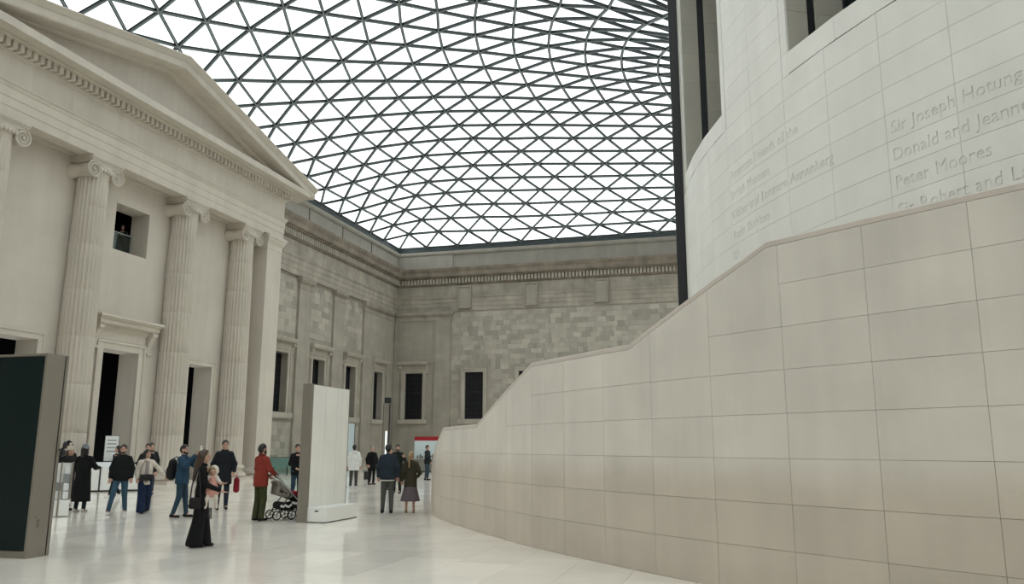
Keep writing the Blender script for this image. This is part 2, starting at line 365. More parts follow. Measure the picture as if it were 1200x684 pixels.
# ---- columns
def flutes(mb, r0, r1, z0, z1, nf=24, lev=14):
    n = nf*6; vs = []; fs = []
    zs = []
    for i in range(lev+1):
        t = i/lev; z = z0+(z1-z0)*t; zs.append((z, 1.0))
    jn = [2.2, 4.1, 6.0, 7.9, 9.8, 11.4]
    for j in jn: zs += [(j-.012, 1.0), (j, .985), (j+.012, 1.0)]
    zs.sort(); L = []
    for z, q in zs:
        t = (z-z0)/(z1-z0); r = r0+(r1-r0)*(t**1.4)
        dep = .072*min(1, max(0, (t-.0)/.012))*min(1, max(0, (1-t)/.02))
        for a in range(n):
            th = 2*PI*a/n; ph = (a % 6)/6
            d = 0 if ph < .01 or ph > .8 else math.sin((ph-.0)/(.8)*PI)
            rr = (r-dep*d*1.15)*q
            vs.append((rr*math.cos(th), rr*math.sin(th), z))
        L.append(z)
    for i in range(len(L)-1):
        for a in range(n): b = (a+1) % n; fs.append((i*n+a, i*n+b, (i+1)*n+b, (i+1)*n+a))
    mb.add(vs, fs)
def make_column():
    t = thing('column', 'x', 'column', (XF-.65, 0, 0), group='fluted columns of the portico')
    mb = MB(); mb.box(-.93, .93, -.93, .93, 0, .16); obj('plinth', mb, 'portico', t)
    mb = MB(); mb.lathe([(.80, .16), (.90, .17), (.95, .23), (.95, .31), (.90, .37), (.82, .39), (.82, .42), (.77, .47), (.77, .53), (.80, .55), (.80, .57), (.85, .60), (.86, .66), (.83, .72), (.77, .74), (.77, .78), (.73, .80)], 40)
    obj('base', mb, 'portico', t, 35)
    mb = MB(); flutes(mb, .715, .60, .78, 12.72); obj('shaft', mb, 'portico', t, 50)
    mb = MB()
    mb.lathe([(.60, 12.66), (.61, 12.70), (.64, 12.72), (.64, 12.76), (.61, 12.78), (.62, 12.82), (.74, 12.98), (.76, 13.06), (.70, 13.12), (.60, 13.14)], 40)
    mb.box(-.5, .66, -.72, .72, 13.05, 13.2)
    for i in range(-2, 3): mb.lathe([(.03, -.10), (.075, -.05), (.08, .03), (.04, .1)], 10, (.69 if abs(i) < 2 else .66, i*.155, 12.95), 'z')
    cap = obj('capital', mb, 'portico', t, 40)
    for sg in (-1, 1):
        mb = MB(); cy = sg*.66; cz = 12.86
        mb.lathe([(.02, .60), (.30, .60), (.335, .62), (.335, .66), (.30, .66), (.30, .60), (.28, .40), (.235, .12), (.235, .02), (.28, -.25), (.33, -.46), (.33, -.52), (.02, -.52)], 28, (0, cy, cz), 'x')
        pts = []; rr = []
        for q in range(52):
            th = q/51*2*PI*2.4; r = .315*(1-q/51)**.9+.035
            pts.append((.655, cy+sg*r*math.sin(th), cz+r*math.cos(th))); rr.append(.034*(1-.5*q/51))
        mb.tube(pts, rr, 6)
        mb.lathe([(.055, .6), (.055, .69), (.02, .71)], 12, (0, cy, cz), 'x')
        obj('volute', mb, 'portico', cap, 45)
    mb = MB()
    mb.tube([(.655, sg_*.66*(1-k_/8)+0, 13.185-.05*math.sin(k_/8*PI/2)) for sg_ in (-1,) for k_ in range(9)]+[(.655, .66*k_/8, 13.135+.05*(1-math.cos(k_/8*PI/2))) for k_ in range(1, 9)], .035, 6)
    mb.tube([(.655, -.5, 13.02), (.655, 0, 12.985), (.655, .5, 13.02)], .022, 6)
    obj('channel_moulding', mb, 'portico', cap, 45)
    mb = MB(); mb.box(-.6, .70, -.84, .84, 13.24, 13.3); mb.box(-.63, .73, -.87, .87, 13.3, 13.45)
    mb.box(-.58, .67, -.80, .80, 13.18, 13.24)
    for k_ in range(17): mb.box(.73, .755, -.85+k_*.1, -.79+k_*.1, 13.31, 13.38)
    obj('abacus', mb, 'portico', t)
    return t
col0 = make_column()
for k_, (yy, lb) in enumerate(((21.63, 'pale fluted ionic column cut by the left edge of the photo'), (26.42, 'pale fluted ionic column left of the tall hooded doorway'),
        (32.32, 'pale fluted ionic column right of the tall hooded doorway'), (37.11, 'pale fluted ionic column beside the square end pilaster'))):
    c_ = col0 if k_ == 0 else copy_tree(col0)
    c_.location.y = yy; c_['label'] = lb

# ---- old court walls
wl = thing('wall_left', 'weathered grey stone court wall beyond the portico with tall windows', 'wall', kind='structure')
wb = thing('wall_back', 'weathered ashlar court wall facing with patched stone blocks', 'wall', kind='structure')
CW = [(XS, YP1-.05), (XS, YW), (23, YW)]
SWIN = [(46.65, 48.4), (51.72, 53.46), (56.82, 58.55), (61.88, 63.6)]
WWIN = [(-28.2, -26.55), (-22.66, -21.0), (-17.85, -16.2), (-12.35, -10.7), (-6.85, -5.2)]
ZW0, ZW1 = 3.95, 7.92
fs_ = lambda u, z, d: (XS-.25-.9*d, u, z)
mb = MB(); boxes_with_openings(mb, YP1-.1, YW+1.0, 0, 13.45, [(a, b, ZW0, ZW1) for a, b in SWIN], fs_); obj('wall_core', mb, 'court_plain', wl)
mb = MB(); mb.box(XS-1.15, XS-.25, YP1-.1, YW+1, 13.45, 18.4); obj('upper_core', mb, 'court', wl)
fb_ = lambda u, z, d: (u, YW+.06+.85*d, z)
mb = MB(); boxes_with_openings(mb, XS-.25, 23, 0, 13.6, [(a, b, 4.05, 8.05) for a, b in WWIN], fb_); obj('wall_core', mb, 'court_plain', wb)
mb = MB(); boxes_with_openings(mb, XS-.25, 23, 13.6, 18.4, [], fb_); obj('upper_core', mb, 'court', wb)
# entablature of the court: one moulded run per wall
def court_run(path, parent, arch=True):
    prof = [(-.3, 13.42), (.0, 13.42), (.0, 13.78), (.03, 13.8), (.03, 14.16), (.06, 14.18), (.06, 14.52), (.12, 14.6), (.14, 14.7), (.14, 14.76), (0.0, 14.78), (0.0, 15.78), (.05, 15.82), (.08, 15.88), (.08, 16.36), (.34, 16.38), (.38, 16.44), (.42, 16.5), (.72, 16.5), (.74, 16.9), (.78, 16.94), (.88, 17.1), (.9, 17.22), (.88, 17.26), (-.3, 17.36)]
    mb = MB(); mb.sweep(path, prof); obj('entablature', mb, 'court', parent)
PL = [(XS, YP1-.05), (XS, YW), (XS+.001+.0, YW)]
def court_half(prof, parent, which, name, mat):
    # mitred by hand at the inner corner: left wall runs along y, back wall along x
    mb = MB(); n = len(prof)
    if which == 'L': ends = [[(XS+o, YP1-.05, z) for o, z in prof], [(XS+o, YW-o, z) for o, z in prof]]
    else: ends = [[(XS+o, YW-o, z) for o, z in prof], [(23, YW-o, z) for o, z in prof]]
    mb.add(ends[0]+ends[1], [(a, (a+1) % n, (a+1) % n+n, a+n) for a in range(n)]+[tuple(range(n)), tuple(range(2*n-1, n-1, -1))])
    return obj(name, mb, mat, parent)
EP = {'architrave': [(-.3, 13.42), (.0, 13.42), (.0, 13.78), (.03, 13.8), (.03, 14.16), (.06, 14.18), (.06, 14.52), (.12, 14.6), (.14, 14.7), (.14, 14.76), (-.3, 14.78)],
      'frieze': [(-.3, 14.78), (0, 14.78), (0, 15.74), (-.3, 15.74)],
      'cornice': [(-.3, 15.74), (.05, 15.78), (.08, 15.86), (.08, 16.36), (.30, 16.38), (.34, 16.44), (.38, 16.5), (.60, 16.5), (.62, 16.86), (.66, 16.9), (.76, 17.08), (.78, 17.2), (.76, 17.24), (-.3, 17.34)],
      'parapet_wall': [(-.6, 17.3), (-.02, 17.32), (-.02, 18.5), (-.6, 18.5)],
      'parapet_coping': [(-.7, 18.5), (.05, 18.52), (.16, 18.62), (.18, 18.70), (.18, 18.84), (.14, 18.88), (-.7, 18.9)]}
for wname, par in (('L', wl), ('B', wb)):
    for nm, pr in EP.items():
        court_half(pr, par, wname, nm, 'parapet' if nm.startswith('para') else 'court_weathered_shade' if nm == 'cornice' else 'court')
mb = MB()
for i in range(86): mb.box(XS+.06, XS+.27, YP1+.1+i*.3, YP1+.1+i*.3+.18, 15.92, 16.34)
o = obj('dentil_course', mb, 'court_trim', wl); o['kind'] = 'stuff'
mb = MB()
for i in range(170): mb.box(XS+.42+i*.3, XS+.42+i*.3+.18, YW-.27, YW-.06, 15.92, 16.34)
o = obj('dentil_course', mb, 'court_trim', wb); o['kind'] = 'stuff'
# parapet pier strips
for yy in (44.6, 49.9, 55.03, 60.2):
    mb = MB(); mb.box(XS-.03, XS+.03, yy, yy+.05, 17.36, 18.52); obj('parapet_joint_strip', mb, 'joint', wl)
mb = MB(); mb.box(XS+.0, -24.0, YW-.10, YW, 17.3, 18.5); mb.box(-24.2, -23.9, YW-.14, YW, 17.3, 18.5); obj('parapet_pier', mb, 'parapet', wb)
# pilasters on the left wall
for a, b_ in ((49.3, 51.0), (54.4, 56.05), (59.56, 65.0)):
    mb = MB()
    boxes_with_openings(mb, a, b_, 0, 12.62, [(61.35, 64.15, 3.5, 8.98)] if a > 59 else [], lambda u, z, d: (XS-.06-.24*d, u, z)); p = obj('pilaster', mb, 'court_plain', wl)
    mb = MB()
    for (o0, z0, z1) in ((-.03, 12.6, 12.68), (-.06, 12.68, 12.98), (0.0, 12.98, 13.05), (.08, 13.05, 13.16), (.15, 13.16, 13.3), (.18, 13.3, 13.41)):
        mb.box(XS-.3, XS+o0, a-.02-(o0+.06)*.8, b_+.02+(o0+.06)*.8, z0, z1)
    obj('pilaster_capital', mb, 'court', p)
    mb = MB(); mb.box(XS-.3, XS+.05, a-.08, b_+.08, 0, .6); obj('pilaster_base', mb, 'court', p)
# corner pilaster band on the back wall
mb = MB(); mb.box(XS-.2, -24.0, YW-.06, YW+.1, 0, 3.6); mb.box(XS-.2, -28.75, YW-.06, YW+.1, 3.6, 12.7); mb.box(-25.45, -24.0, YW-.12, YW+.1, 0, 12.7)
mb.box(-28.75, -25.45, YW-.03, YW+.1, 8.95, 12.7)
p = obj('pilaster', mb, 'court_plain', wb)
mb = MB()
for (o0, z0, z1) in ((.10, 12.66, 12.74), (.08, 12.74, 13.0), (.16, 13.0, 13.08), (.24, 13.08, 13.2), (.3, 13.2, 13.4)): mb.box(XS, -24.0+o0-.05, YW-o0, YW+.1, z0, z1)
obj('pilaster_capital', mb, 'court', p)
# blind openings
for xa in (-23.25, -17.25, -11.17):
    mb = MB(); mb.box(xa, xa+1.05, YW-.15, YW, 13.72, 15.5)
    for q in ((xa-.08, xa, 13.62, 15.6), (xa+1.05, xa+1.13, 13.62, 15.6), (xa, xa+1.05, 15.5, 15.6), (xa, xa+1.05, 13.62, 13.72)): mb.box(q[0], q[1], YW-.28, YW, q[2], q[3])
    o = obj('blind_panel', mb, 'court_plain', wb)
# ashlar blocks of the back wall
rnd = random.Random(3); blocks = []
z = .3; row = 0
while z < 13.3:
    hh = rnd.choice((.40, .42, .44)); xx = -24.0+rnd.random()*.3
    while xx < 6:
        ww = rnd.choice((.42, .5, .62, .75, .75, .95)); blocked = any(xx < b_+.42 and xx+ww > a-.42 and z < 8.5 and z+hh > 3.5 for a, b_ in WWIN)
        if not blocked: blocks.append((xx, ww, z, hh))
        xx += ww
    z += hh; row += 1
vis = [q for q in blocks if q[0] < -3.9 and q[2] > 5.6 and q[2]+.2 > 8.0+ (q[0]+14)*.35]
vis.sort(key=lambda q: -(q[1]*q[3])); single = set(vis[:290])
bb = {}
rest = MB()
for q in blocks:
    dp = .012+.02*rnd.random()
    if q in single:
        key = (q[1], q[3])
        if key not in bb: e = MB(); e.box(.006, q[1]-.006, 0, .09, .005, q[3]-.005); bb[key] = e.mesh('stone_block', 'court_block')
        link('stone_block', bb[key], wb, (q[0], YW+.06-dp-.0, q[2]))
    else: rest.box(q[0]+.006, q[0]+q[1]-.006, YW+.06-dp, YW+.1, q[2]+.005, q[2]+q[3]-.005)
o = obj('small_stone_blocks', rest, 'court_block', wb); o['kind'] = 'stuff'
# ashlar blocks of the left wall bays
rest = MB()
for ya, yb in ((YP1, 49.25), (51.05, 54.35), (56.1, 59.5)):
    z = .3
    while z < 13.0:
        hh = .43; yy = ya
        while yy < yb-.05:
            ww = min(rnd.choice((.6, .8, 1.0, 1.2)), yb-yy)
            if yb-yy-ww < .3: ww = yb-yy
            if not any(yy < b_+.5 and yy+ww > a-.5 and z < 8.95 and z+hh > 3.4 for a, b_ in SWIN): rest.box(XS-.28, XS-.25+.008+.014*rnd.random(), yy+.005, yy+ww-.005, z+.005, z+hh-.005)
            yy += ww
        z += hh
o = obj('stone_blocks', rest, 'court_block', wl); o['kind'] = 'stuff'
# windows
def window(idx, a, b_, z0, z1, wall, hood, consoles, base, lab):
    fn = (lambda u, z, o: (XS-.25+o, u, z)) if wall == 'L' else (lambda u, z, o: (u, YW+.04-o, z))
    def bx(mb, u0, u1, o0, o1, c, d): mb.hexa([fn(u0, c, o0), fn(u1, c, o0), fn(u1, c, o1), fn(u0, c, o1), fn(u0, d, o0), fn(u1, d, o0), fn(u1, d, o1), fn(u0, d, o1)])
    t = thing('window_%d' % idx, lab, 'window', kind='structure')
    mb = MB(); frame(mb, fn, a, b_, z0, z1, .30, .10); obj('surround', mb, 'court_trim', t)
    mb = MB(); bx(mb, a-.52, b_+.52, 0, .30, z0-.36, z0-.02); bx(mb, a-.46, b_+.46, 0, .22, z0-.44, z0-.36); obj('sill', mb, 'court_trim', t)
    if hood:
        mb = MB(); bx(mb, a-.36, b_+.36, 0, .12, z1+.32, z1+.62)
        for o1, e, c, d in ((.2, .1, .62, .68), (.42, .26, .70, .78), (.48, .3, .78, .88), (.52, .34, .88, .98)): bx(mb, a-.3-e, b_+.3+e, 0, o1, z1+c, z1+d)
        hd = obj('hood', mb, 'court_trim', t)
        for uu in (a-.43, b_+.43): obj('console', console(uu, z1-.05, z1+.68, fn, .2, .28), 'court_trim', hd, 40)
    dp = -.48 if wall == 'L' else -.16
    mb = MB(); bx(mb, a, b_, dp-.02, dp, z0, z1); obj('pane', mb, 'glass_dark', t)
    mb = MB(); fwid = .09
    for u0, u1, c, d in ((a, a+fwid, z0, z1), (b_-fwid, b_, z0, z1), (a, b_, z1-fwid, z1), (a, b_, z0, z0+fwid*1.6), (a, b_, (z0+z1)/2+.3, (z0+z1)/2+.37)): bx(mb, u0, u1, dp, dp+.05, c, d)
    fr = obj('window_frame', mb, 'black', t)
    mb = MB()
    for k_ in range(1, 6): u = a+(b_-a)*k_/6; bx(mb, u-.012, u+.012, dp, dp+.025, z0, z1)
    for k_ in range(1, 9): zz = z0+(z1-z0)*k_/9; bx(mb, a, b_, dp, dp+.025, zz-.012, zz+.012)
    obj('glazing_bar', mb, 'black', fr)
    return t
labs = ['tall hooded window beside the portico end pilaster', 'tall hooded window above the white panel', 'tall hooded window right of the white panel', 'tall hooded window nearest the court corner on the left wall']
for k_, (a, b_) in enumerate(SWIN): window(k_+1, a, b_, ZW0, ZW1, 'L', True, True, 0, labs[k_])
labs = ['hooded window on the back wall nearest the corner', 'plain framed window on the back wall above the stair parapet', 'framed window on the back wall mostly hidden by the stair parapet', 'framed back wall window hidden behind the stair', 'framed back wall window hidden behind the drum edge']
for k_, (a, b_) in enumerate(WWIN): window(k_+5, a, b_, 4.05, 8.05, 'B', k_ == 0, False, 0, labs[k_])
mb = MB(); mb.box(XS-2, XS-1.9, YP1, YW+1, 0, 13); mb.box(XS-2, 23, YW+2.2, YW+2.3, 0, 13); obj('unlit_rooms', mb, 'void', wl)
# unseen sides of the court
we = thing('wall_rear', 'plain stone court wall behind the viewer', 'wall', kind='structure')
mb = MB(); mb.box(XS-.5, 24, YE-.6, YE, -.02, 18.9); mb.box(XS-.6, XS, YE, YP0+.0, -.02, 18.9); mb.box(68, 68.5, YE-1, YW+1, 0, 18.9); mb.box(23, 68, YW+.3, YW+.8, 0, 18.9); mb.box(24, 68, YE-.6, YE, 0, 18.9); mb.box(24, 68, YE, YW, -.3, -.01); obj('rear_wall_face', mb, 'court_plain', we)
# ---- drum of the reading room (wall_right)
wr = thing('wall_right', 'smooth pale curved drum wall with carved donor names', 'wall', kind='structure')
RD_ = 23.62
def pol(r, deg, z): a = math.radians(deg); return (RC[0]+r*math.cos(a), RC[1]+r*math.sin(a), z)
def arcseg(mb, r0, r1, d0, d1, z0, z1, n=1):
    for i in range(n):
        a = d0+(d1-d0)*i/n; b_ = d0+(d1-d0)*(i+1)/n
        mb.hexa([pol(r0, a, z0), pol(r1, a, z0), pol(r1, b_, z0), pol(r0, b_, z0), pol(r0, a, z1), pol(r1, a, z1), pol(r1, b_, z1), pol(r0, b_, z1)])
ROW = .525
def row_z(k): return 9.86+ROW*k          # k=0 is the open joint line under the windows
wins = [(189.35+20.05*q, 200.85+20.05*q) for q in (-1, 0, 1, 2, 3)]
# core behind the panels, with window openings above 10.37
mb = MB()
for q in range(120):
    a = 3.0*q
    if any(w0-1 < a+3 and a < w1+1 for w0, w1 in wins): arcseg(mb, RD_-.5, RD_-.05, a, a+3, 0, 9.8)
    else: arcseg(mb, RD_-.5, RD_-.05, a, a+3, 0, 19.4)
for (w0, w1), (w2, w3) in zip(wins, wins[1:]): arcseg(mb, RD_-.5, RD_-.05, w1+.02, w2-.02, 9.8, 19.4, 3)
for w0, w1 in wins: arcseg(mb, RD_-.5, RD_-.05, w0, w1, 9.8, 10.3, 4); arcseg(mb, RD_-.5, RD_-.05, w0, w1, 18.3, 19.4, 4)
obj('drum_core', mb, 'reveal', wr)
mb = MB()
for q in range(120):
    a = 3.0*q
    if 176 < a < 251: continue
    arcseg(mb, RD_-.05, RD_, a, a+3, 0, 19.4)
obj('drum_face_around_the_back', mb, 'drum', wr)
GA = 3.6; G0 = 201.55-GA*7
GJ = .013; HJ = .004
pm = {}
TEXT = [('American Friends of the', 201.75, 3), ('British Museum', 201.75, 4), ('Walter and Leonore Annenberg', 201.75, 5), ('Asahi Shimbun', 201.75, 6), ('BP', 201.75, 7),
        ('Sir Joseph Hotung', 216.25, 5), ('Donald and Jeanne', 216.25, 6), ('Peter Moores', 216.25, 7), ('Sir Robert and Lady', 216.25, 8)]
def flat_panel(wd, ht):
    mb = MB(); mb.box(-wd/2, wd/2, -.05, 0, 0, ht); return mb
chord = 2*RD_*math.sin(math.radians(GA/2)); 
def place_panel(name, me, deg, z, parent=None):
    # local x: along the wall (increasing angle = to the right seen from outside), local y: outward
    a = math.radians(deg); r = RD_*math.cos(math.radians(GA/2))
    o = link(name, me, parent or wr, (RC[0]+r*math.cos(a), RC[1]+r*math.sin(a), z)); o.rotation_euler = (0, 0, a-PI/2)
    return o
def half(me): return me
# outward +y local, +x local = direction of decreasing angle when rotated by a-90 (x -> angle-90): fix by text order below
pan_full = flat_panel(chord-.008, ROW-.007).mesh('wall_panel', 'drum')
text_panels = {}
for txt, a0, rb in TEXT:
    cu = bpy.data.curves.new('lettering', 'FONT'); cu.body = txt; cu.size = .338; cu.space_character = 1.0; cu.space_word = 1.12; cu.extrude = .02;  cu.resolution_u = 3
    to = bpy.data.objects.new('lettering', cu); C.objects.link(to)
    bpy.context.view_layer.update()
    dg = bpy.context.evaluated_depsgraph_get(); tm = bpy.data.meshes.new_from_object(to.evaluated_get(dg)); 
    vs = np.array([v.co[:] for v in tm.vertices]); 
    x0 = vs[:, 0].min(); text_panels[(txt, a0, rb)] = (tm, x0, vs[:, 0].max()-x0)
    bpy.data.objects.remove(to); 
# boolean each panel that carries letters
def carve(panel_deg0, panel_row):
    """flat panel mesh with the letters of this cell cut 12 mm deep"""
    pieces = []
    for (txt, a0, rb), (tm, x0, wdt) in text_panels.items():
        if rb != panel_row: continue
        s_start = math.radians(panel_deg0-a0)*RD_; s_end = s_start+chord
        if s_start > wdt or s_end < 0: continue
        pieces.append((tm, x0, s_start))
    if not pieces: return None
    base = link('tmp', flat_panel(chord-.008, ROW-.007).mesh('wall_panel', 'drum'))
    for tm, x0, s_start in pieces:
        cm = tm.copy(); vs = np.array([v.co[:] for v in cm.vertices])
        u = vs[:, 0]-x0-s_start-chord/2          # along increasing angle
        nv = np.stack([-u, vs[:, 2]*1.0, vs[:, 1]+.125], 1)   # mirrored: local x runs against the angle
        cm.vertices.foreach_set('co', nv.ravel()); cm.flip_normals(); cm.update()
        bmm = bmesh.new(); bmm.from_mesh(cm); bmesh.ops.remove_doubles(bmm, verts=bmm.verts, dist=1e-5); bmesh.ops.recalc_face_normals(bmm, faces=bmm.faces); bmm.to_mesh(cm); bmm.free()
        co = link('tmp2', cm)
        md = base.modifiers.new('b', 'BOOLEAN'); md.operation = 'DIFFERENCE'; md.object = co; md.solver = 'EXACT'
        bpy.context.view_layer.update()
        me = bpy.data.meshes.new_from_object(base.evaluated_get(bpy.context.evaluated_depsgraph_get()))
        base.modifiers.clear(); base.data = me; bpy.data.objects.remove(co)
    me = base.data; bpy.data.objects.remove(base)
    if len(me.materials) == 0: me.materials.append(M['drum'])
    return me
for q in range(0, 20):
    d0 = G0+GA*q
    if d0 > 246: break
    for k in range(-13, 17):
        z = row_z(k)
        near = [(w0, w1) for w0, w1 in wins if d0+GA > w0-.5 and d0 < w1+.5]
        if z > row_z(0)-.01 and near: continue
        if z < 3.9-.01 or z > 19: continue
        me = None
        if k < 0: me = carve(d0, -k)
        place_panel('wall_panel', me or pan_full, d0+GA/2, z+.0035)
# solid stone below the seen rows
mb = MB()
for q in range(20): arcseg(mb, RD_-.06, RD_-.012, G0+GA*q, G0+GA*(q+1), 0, row_z(-13)); 
obj('drum_foot', mb, 'drum', wr)
# window bays: pier strips, sill course, deep reveals, dark slot
pier = 0
for wi, (w0, w1) in enumerate(wins):
    o0, o1 = w0-.62, w1+.62
    for k in range(0, 17):
        z = row_z(k)
        for a, b_ in ((o0, w0), (w1, o1)):
            if z+ROW > 19.4: continue
            mb = MB(); arcseg(mb, RD_-.05, RD_, a+.012, b_-.0, z+.003, z+ROW-.003); obj('jamb_stone', mb, 'drum', wr)
    for a in [w0+(w1-w0)*i/3 for i in range(3)]:
        mb = MB(); arcseg(mb, RD_-.6, RD_, a+.01, a+(w1-w0)/3-.01, row_z(0)+.02, row_z(1)-.002, 1); obj('sill_stone', mb, 'drum', wr)
    mb = MB(); arcseg(mb, RD_-.03, RD_-.02, o0, o1, row_z(0)-.01, row_z(0)+.03, 6); obj('open_joint', mb, 'black', wr)
    # radial reveals with a dark slot, and a back wall with central slot and side glazing
    z0 = row_z(1); z1 = 18.4; mid = (w0+w1)/2; bk = RD_-1.5
    zz = z0
    while zz < z1-.1:
        ze = min(zz+1.05, z1); mb = MB()
        for a, b_ in ((w0-.55, w0), (w1, w1+.55)):
            arcseg(mb, RD_-.58, RD_-.052, a, b_, zz+.004, ze-.004); arcseg(mb, RD_-1.9, RD_-.80, a, b_, zz+.004, ze-.004)
        for a, b_ in ((mid-1.9, mid-.35), (mid+.35, mid+1.9)): arcseg(mb, bk-.2, bk, a, b_, zz+.004, ze-.004)
        obj('reveal_stone', mb, 'reveal', wr); zz += 1.05
    mb = MB()
    for a, b_ in ((w0-.55, w0-.12), (w1+.12, w1+.55)): arcseg(mb, RD_-.82, RD_-.57, a, b_, z0, z1)
    arcseg(mb, bk-.3, bk-.12, w0, w1, z0, z1, 3)
    for a in (mid-1.9, mid+1.9, w0+.3, w1-.3): arcseg(mb, bk-.12, bk+.02, a-.09, a+.09, z0, z1)
    obj('window_slot', mb, 'black', wr)
    mb = MB(); arcseg(mb, bk-.11, bk-.09, w0, w1, z0, z1, 3); obj('slot_glass', mb, 'totem_dark', wr)
mb = MB()
for q in range(60): arcseg(mb, RD_-2.0, RD_+.02, 6*q, 6*q+6, 19.4, 19.6)
for q in range(60): arcseg(mb, RD_-2.0, RD_+.25, 6*q, 6*q+6, 19.6, 20.0)
obj('drum_cornice', mb, 'parapet', wr)
mb = MB(); mb.lathe([(RD_-1.9, 19.7), (21.0, 20.6), (19.6, 24), (16.5, 28), (11, 31.5), (4, 33.3), (.5, 33.6)], 48, (RC[0], RC[1], 0)); obj('reading_room_dome', mb, 'edge', wr, 40)
# hanging banner on the drum, seen edge-on
bn = thing('hanging_banner', 'long dark banner seen edge on at the left edge of the drum', 'banner')
bn.location = pol(RD_, 187.0, 0)
ra = math.radians(187.0+90+2.4)
def lb(name, x0, x1, y0, y1, z0, z1, mat):
    mb = MB(); mb.box(x0, x1, y0, y1, z0, z1); o = obj(name, mb, mat, bn); return o
bn.rotation_euler = (0, 0, math.radians(187.0))
M['banner_red'] = pmat('banner_red_print', (.25, .02, .03), .3); M['banner_blue'] = pmat('banner_dark_print', (.03, .04, .05), .15)
M['banner_yel'] = pmat('banner_yellow_print', (.6, .5, .2), .4)
lb('frame', .0, .30, -.06, -.02, 3.2, 19.2, 'edge'); lb('backing', .0, .30, .03, .07, 3.2, 19.2, 'black'); lb('printed_face', .02, .27, -.02, .03, 5.0, 19.2, 'banner_blue')
lb('red_print', .02, .275, -.02, .031, 3.2, 7.4, 'banner_red')
for z_, h_ in ((7.6, .25), (8.5, .5), (11.8, .15)): lb('pale_print', .12, .18, -.062, -.021, z_, z_+h_, 'banner_yel')

# ---- stair parapet
PJ = {-7: (-9.42, 25.25), -6: (-9.17, 24.07), -5: (-8.84, 22.92), -4: (-8.44, 21.8), -3: (-8.00, 20.72), -2: (-7.53, 19.67), -1: (-6.98, 18.67), 0: (-6.34, 17.71), 1: (-5.67, 16.76), 2: (-4.98, 15.82),
      3: (-4.27, 14.88), 4: (-3.54, 13.99), 5: (-2.79, 13.17), 6: (-2.0, 12.33), 7: (-1.185, 11.51), 8: (-.34, 10.73), 9: (.53, 10.01), 10: (1.39, 9.33), 11: (2.28, 8.66),
      12: (3.19, 8.0), 13: (4.12, 7.36), 14: (5.07, 6.75), 15: (6.04, 6.17), 16: (7.03, 5.62), 17: (8.03, 5.1), 18: (9.04, 4.6), 19: (10.08, 4.14), 20: (11.12, 3.71), 21: (12.18, 3.31)}
KS = sorted(PJ)
nrm = {}
for k in KS:
    a = Vector(PJ[max(k-1, KS[0])]); b_ = Vector(PJ[min(k+1, KS[-1])]); d = (b_-a).normalized(); nrm[k] = Vector((-d.y, d.x))  # away from the viewer, to the drum
def wp(s, dep, z):
    k = min(int(math.floor(s)), KS[-1]-1); t = s-k
    p = Vector(PJ[k]).lerp(Vector(PJ[k+1]), t); n = nrm[k].lerp(nrm[k+1], t).normalized(); p = p+n*dep
    return (p.x, p.y, z)
TOP = [(-8, 1.13), (-3.5, 1.13), (-.88, 2.15), (1.52, 2.155), (3.96, 3.17), (6.58, 3.17), (8.86, 4.168), (11.5, 4.168), (13.0, 4.168), (15.2, 5.19), (17.8, 5.19), (20, 6.2), (22, 6.2)]
def top(s):
    for (a, za), (b_, zb) in zip(TOP, TOP[1:]):
        if a <= s <= b_: return za+(zb-za)*(s-a)/(b_-a)
PZ = [0, .526, 1.044, 1.559, 2.077, 2.589, 3.097, 3.611]
st = thing('stair_parapet', 'tall curved pale stone parapet wall climbing in ramps round the drum', 'wall', kind='structure')
def nrows(k): return 2 if k <= -2 else 4 if k in (-1, 0, 1, 2) else 5 if k == 3 else 6 if k < 8 else 7 if k == 8 else 8
for k in KS[:-1]:
    nr = nrows(k)
    if k <= -2: zs = [0, .526, 1.044] if k > -5 else [0, .526]
    else: zs = PZ[:nr]
    zs = zs+[99]
    for z0, z1 in zip(zs, zs[1:]):
        a, b_ = k+.002, k+1-.002
        if z1 == 99:
            cut = sorted([a, b_]+[s for s, _ in TOP if a < s < b_]); up_ = [(s, top(s)-.075) for s in cut]
        else: up_ = [(a, z1-.002), (b_, z1-.002)]
        poly = [(a, z0+.002), (b_, z0+.002)]+up_[::-1]
        mb = MB(); mb.prism(poly, lambda s, z, d: wp(s, d, z), 0, .045); obj('parapet_panel', mb, 'stair', st)
mb = MB()
for k in KS[:-1]:
    cut = sorted([k+1e-6, k+1-1e-6]+[s for s, _ in TOP if k < s < k+1])
    for a, b_ in zip(cut, cut[1:]):
        p = [(a, 0), (b_, 0)]; za, zb = top(a)-.07, top(b_)-.07
        mb.hexa([wp(a, .05, 0), wp(b_, .05, 0), wp(b_, .40, 0), wp(a, .40, 0), wp(a, .05, za), wp(b_, .05, zb), wp(b_, .40, zb), wp(a, .40, za)])
obj('parapet_core', mb, 'joint', st)
sseg = sorted(set([s for s, _ in TOP if -7 <= s <= 21]+[float(k) for k in KS]))
for a, b_ in zip(sseg, sseg[1:]):
    za, zb = top(a), top(b_); mb = MB()
    # coping with a splayed outer arris
    A = [wp(a, .0, za-.07), wp(a, .0, za-.012), wp(a, .012, za), wp(a, .42, za), wp(a, .42, za-.07)]; B = [wp(b_, .0, zb-.07), wp(b_, .0, zb-.012), wp(b_, .012, zb), wp(b_, .42, zb), wp(b_, .42, zb-.07)]
    mb.add(A+B, [(i, (i+1) % 5, (i+1) % 5+5, i+5) for i in range(5)]+[(4,3,2,1,0), (5,6,7,8,9)]); obj('coping_stone', mb, 'coping', st)
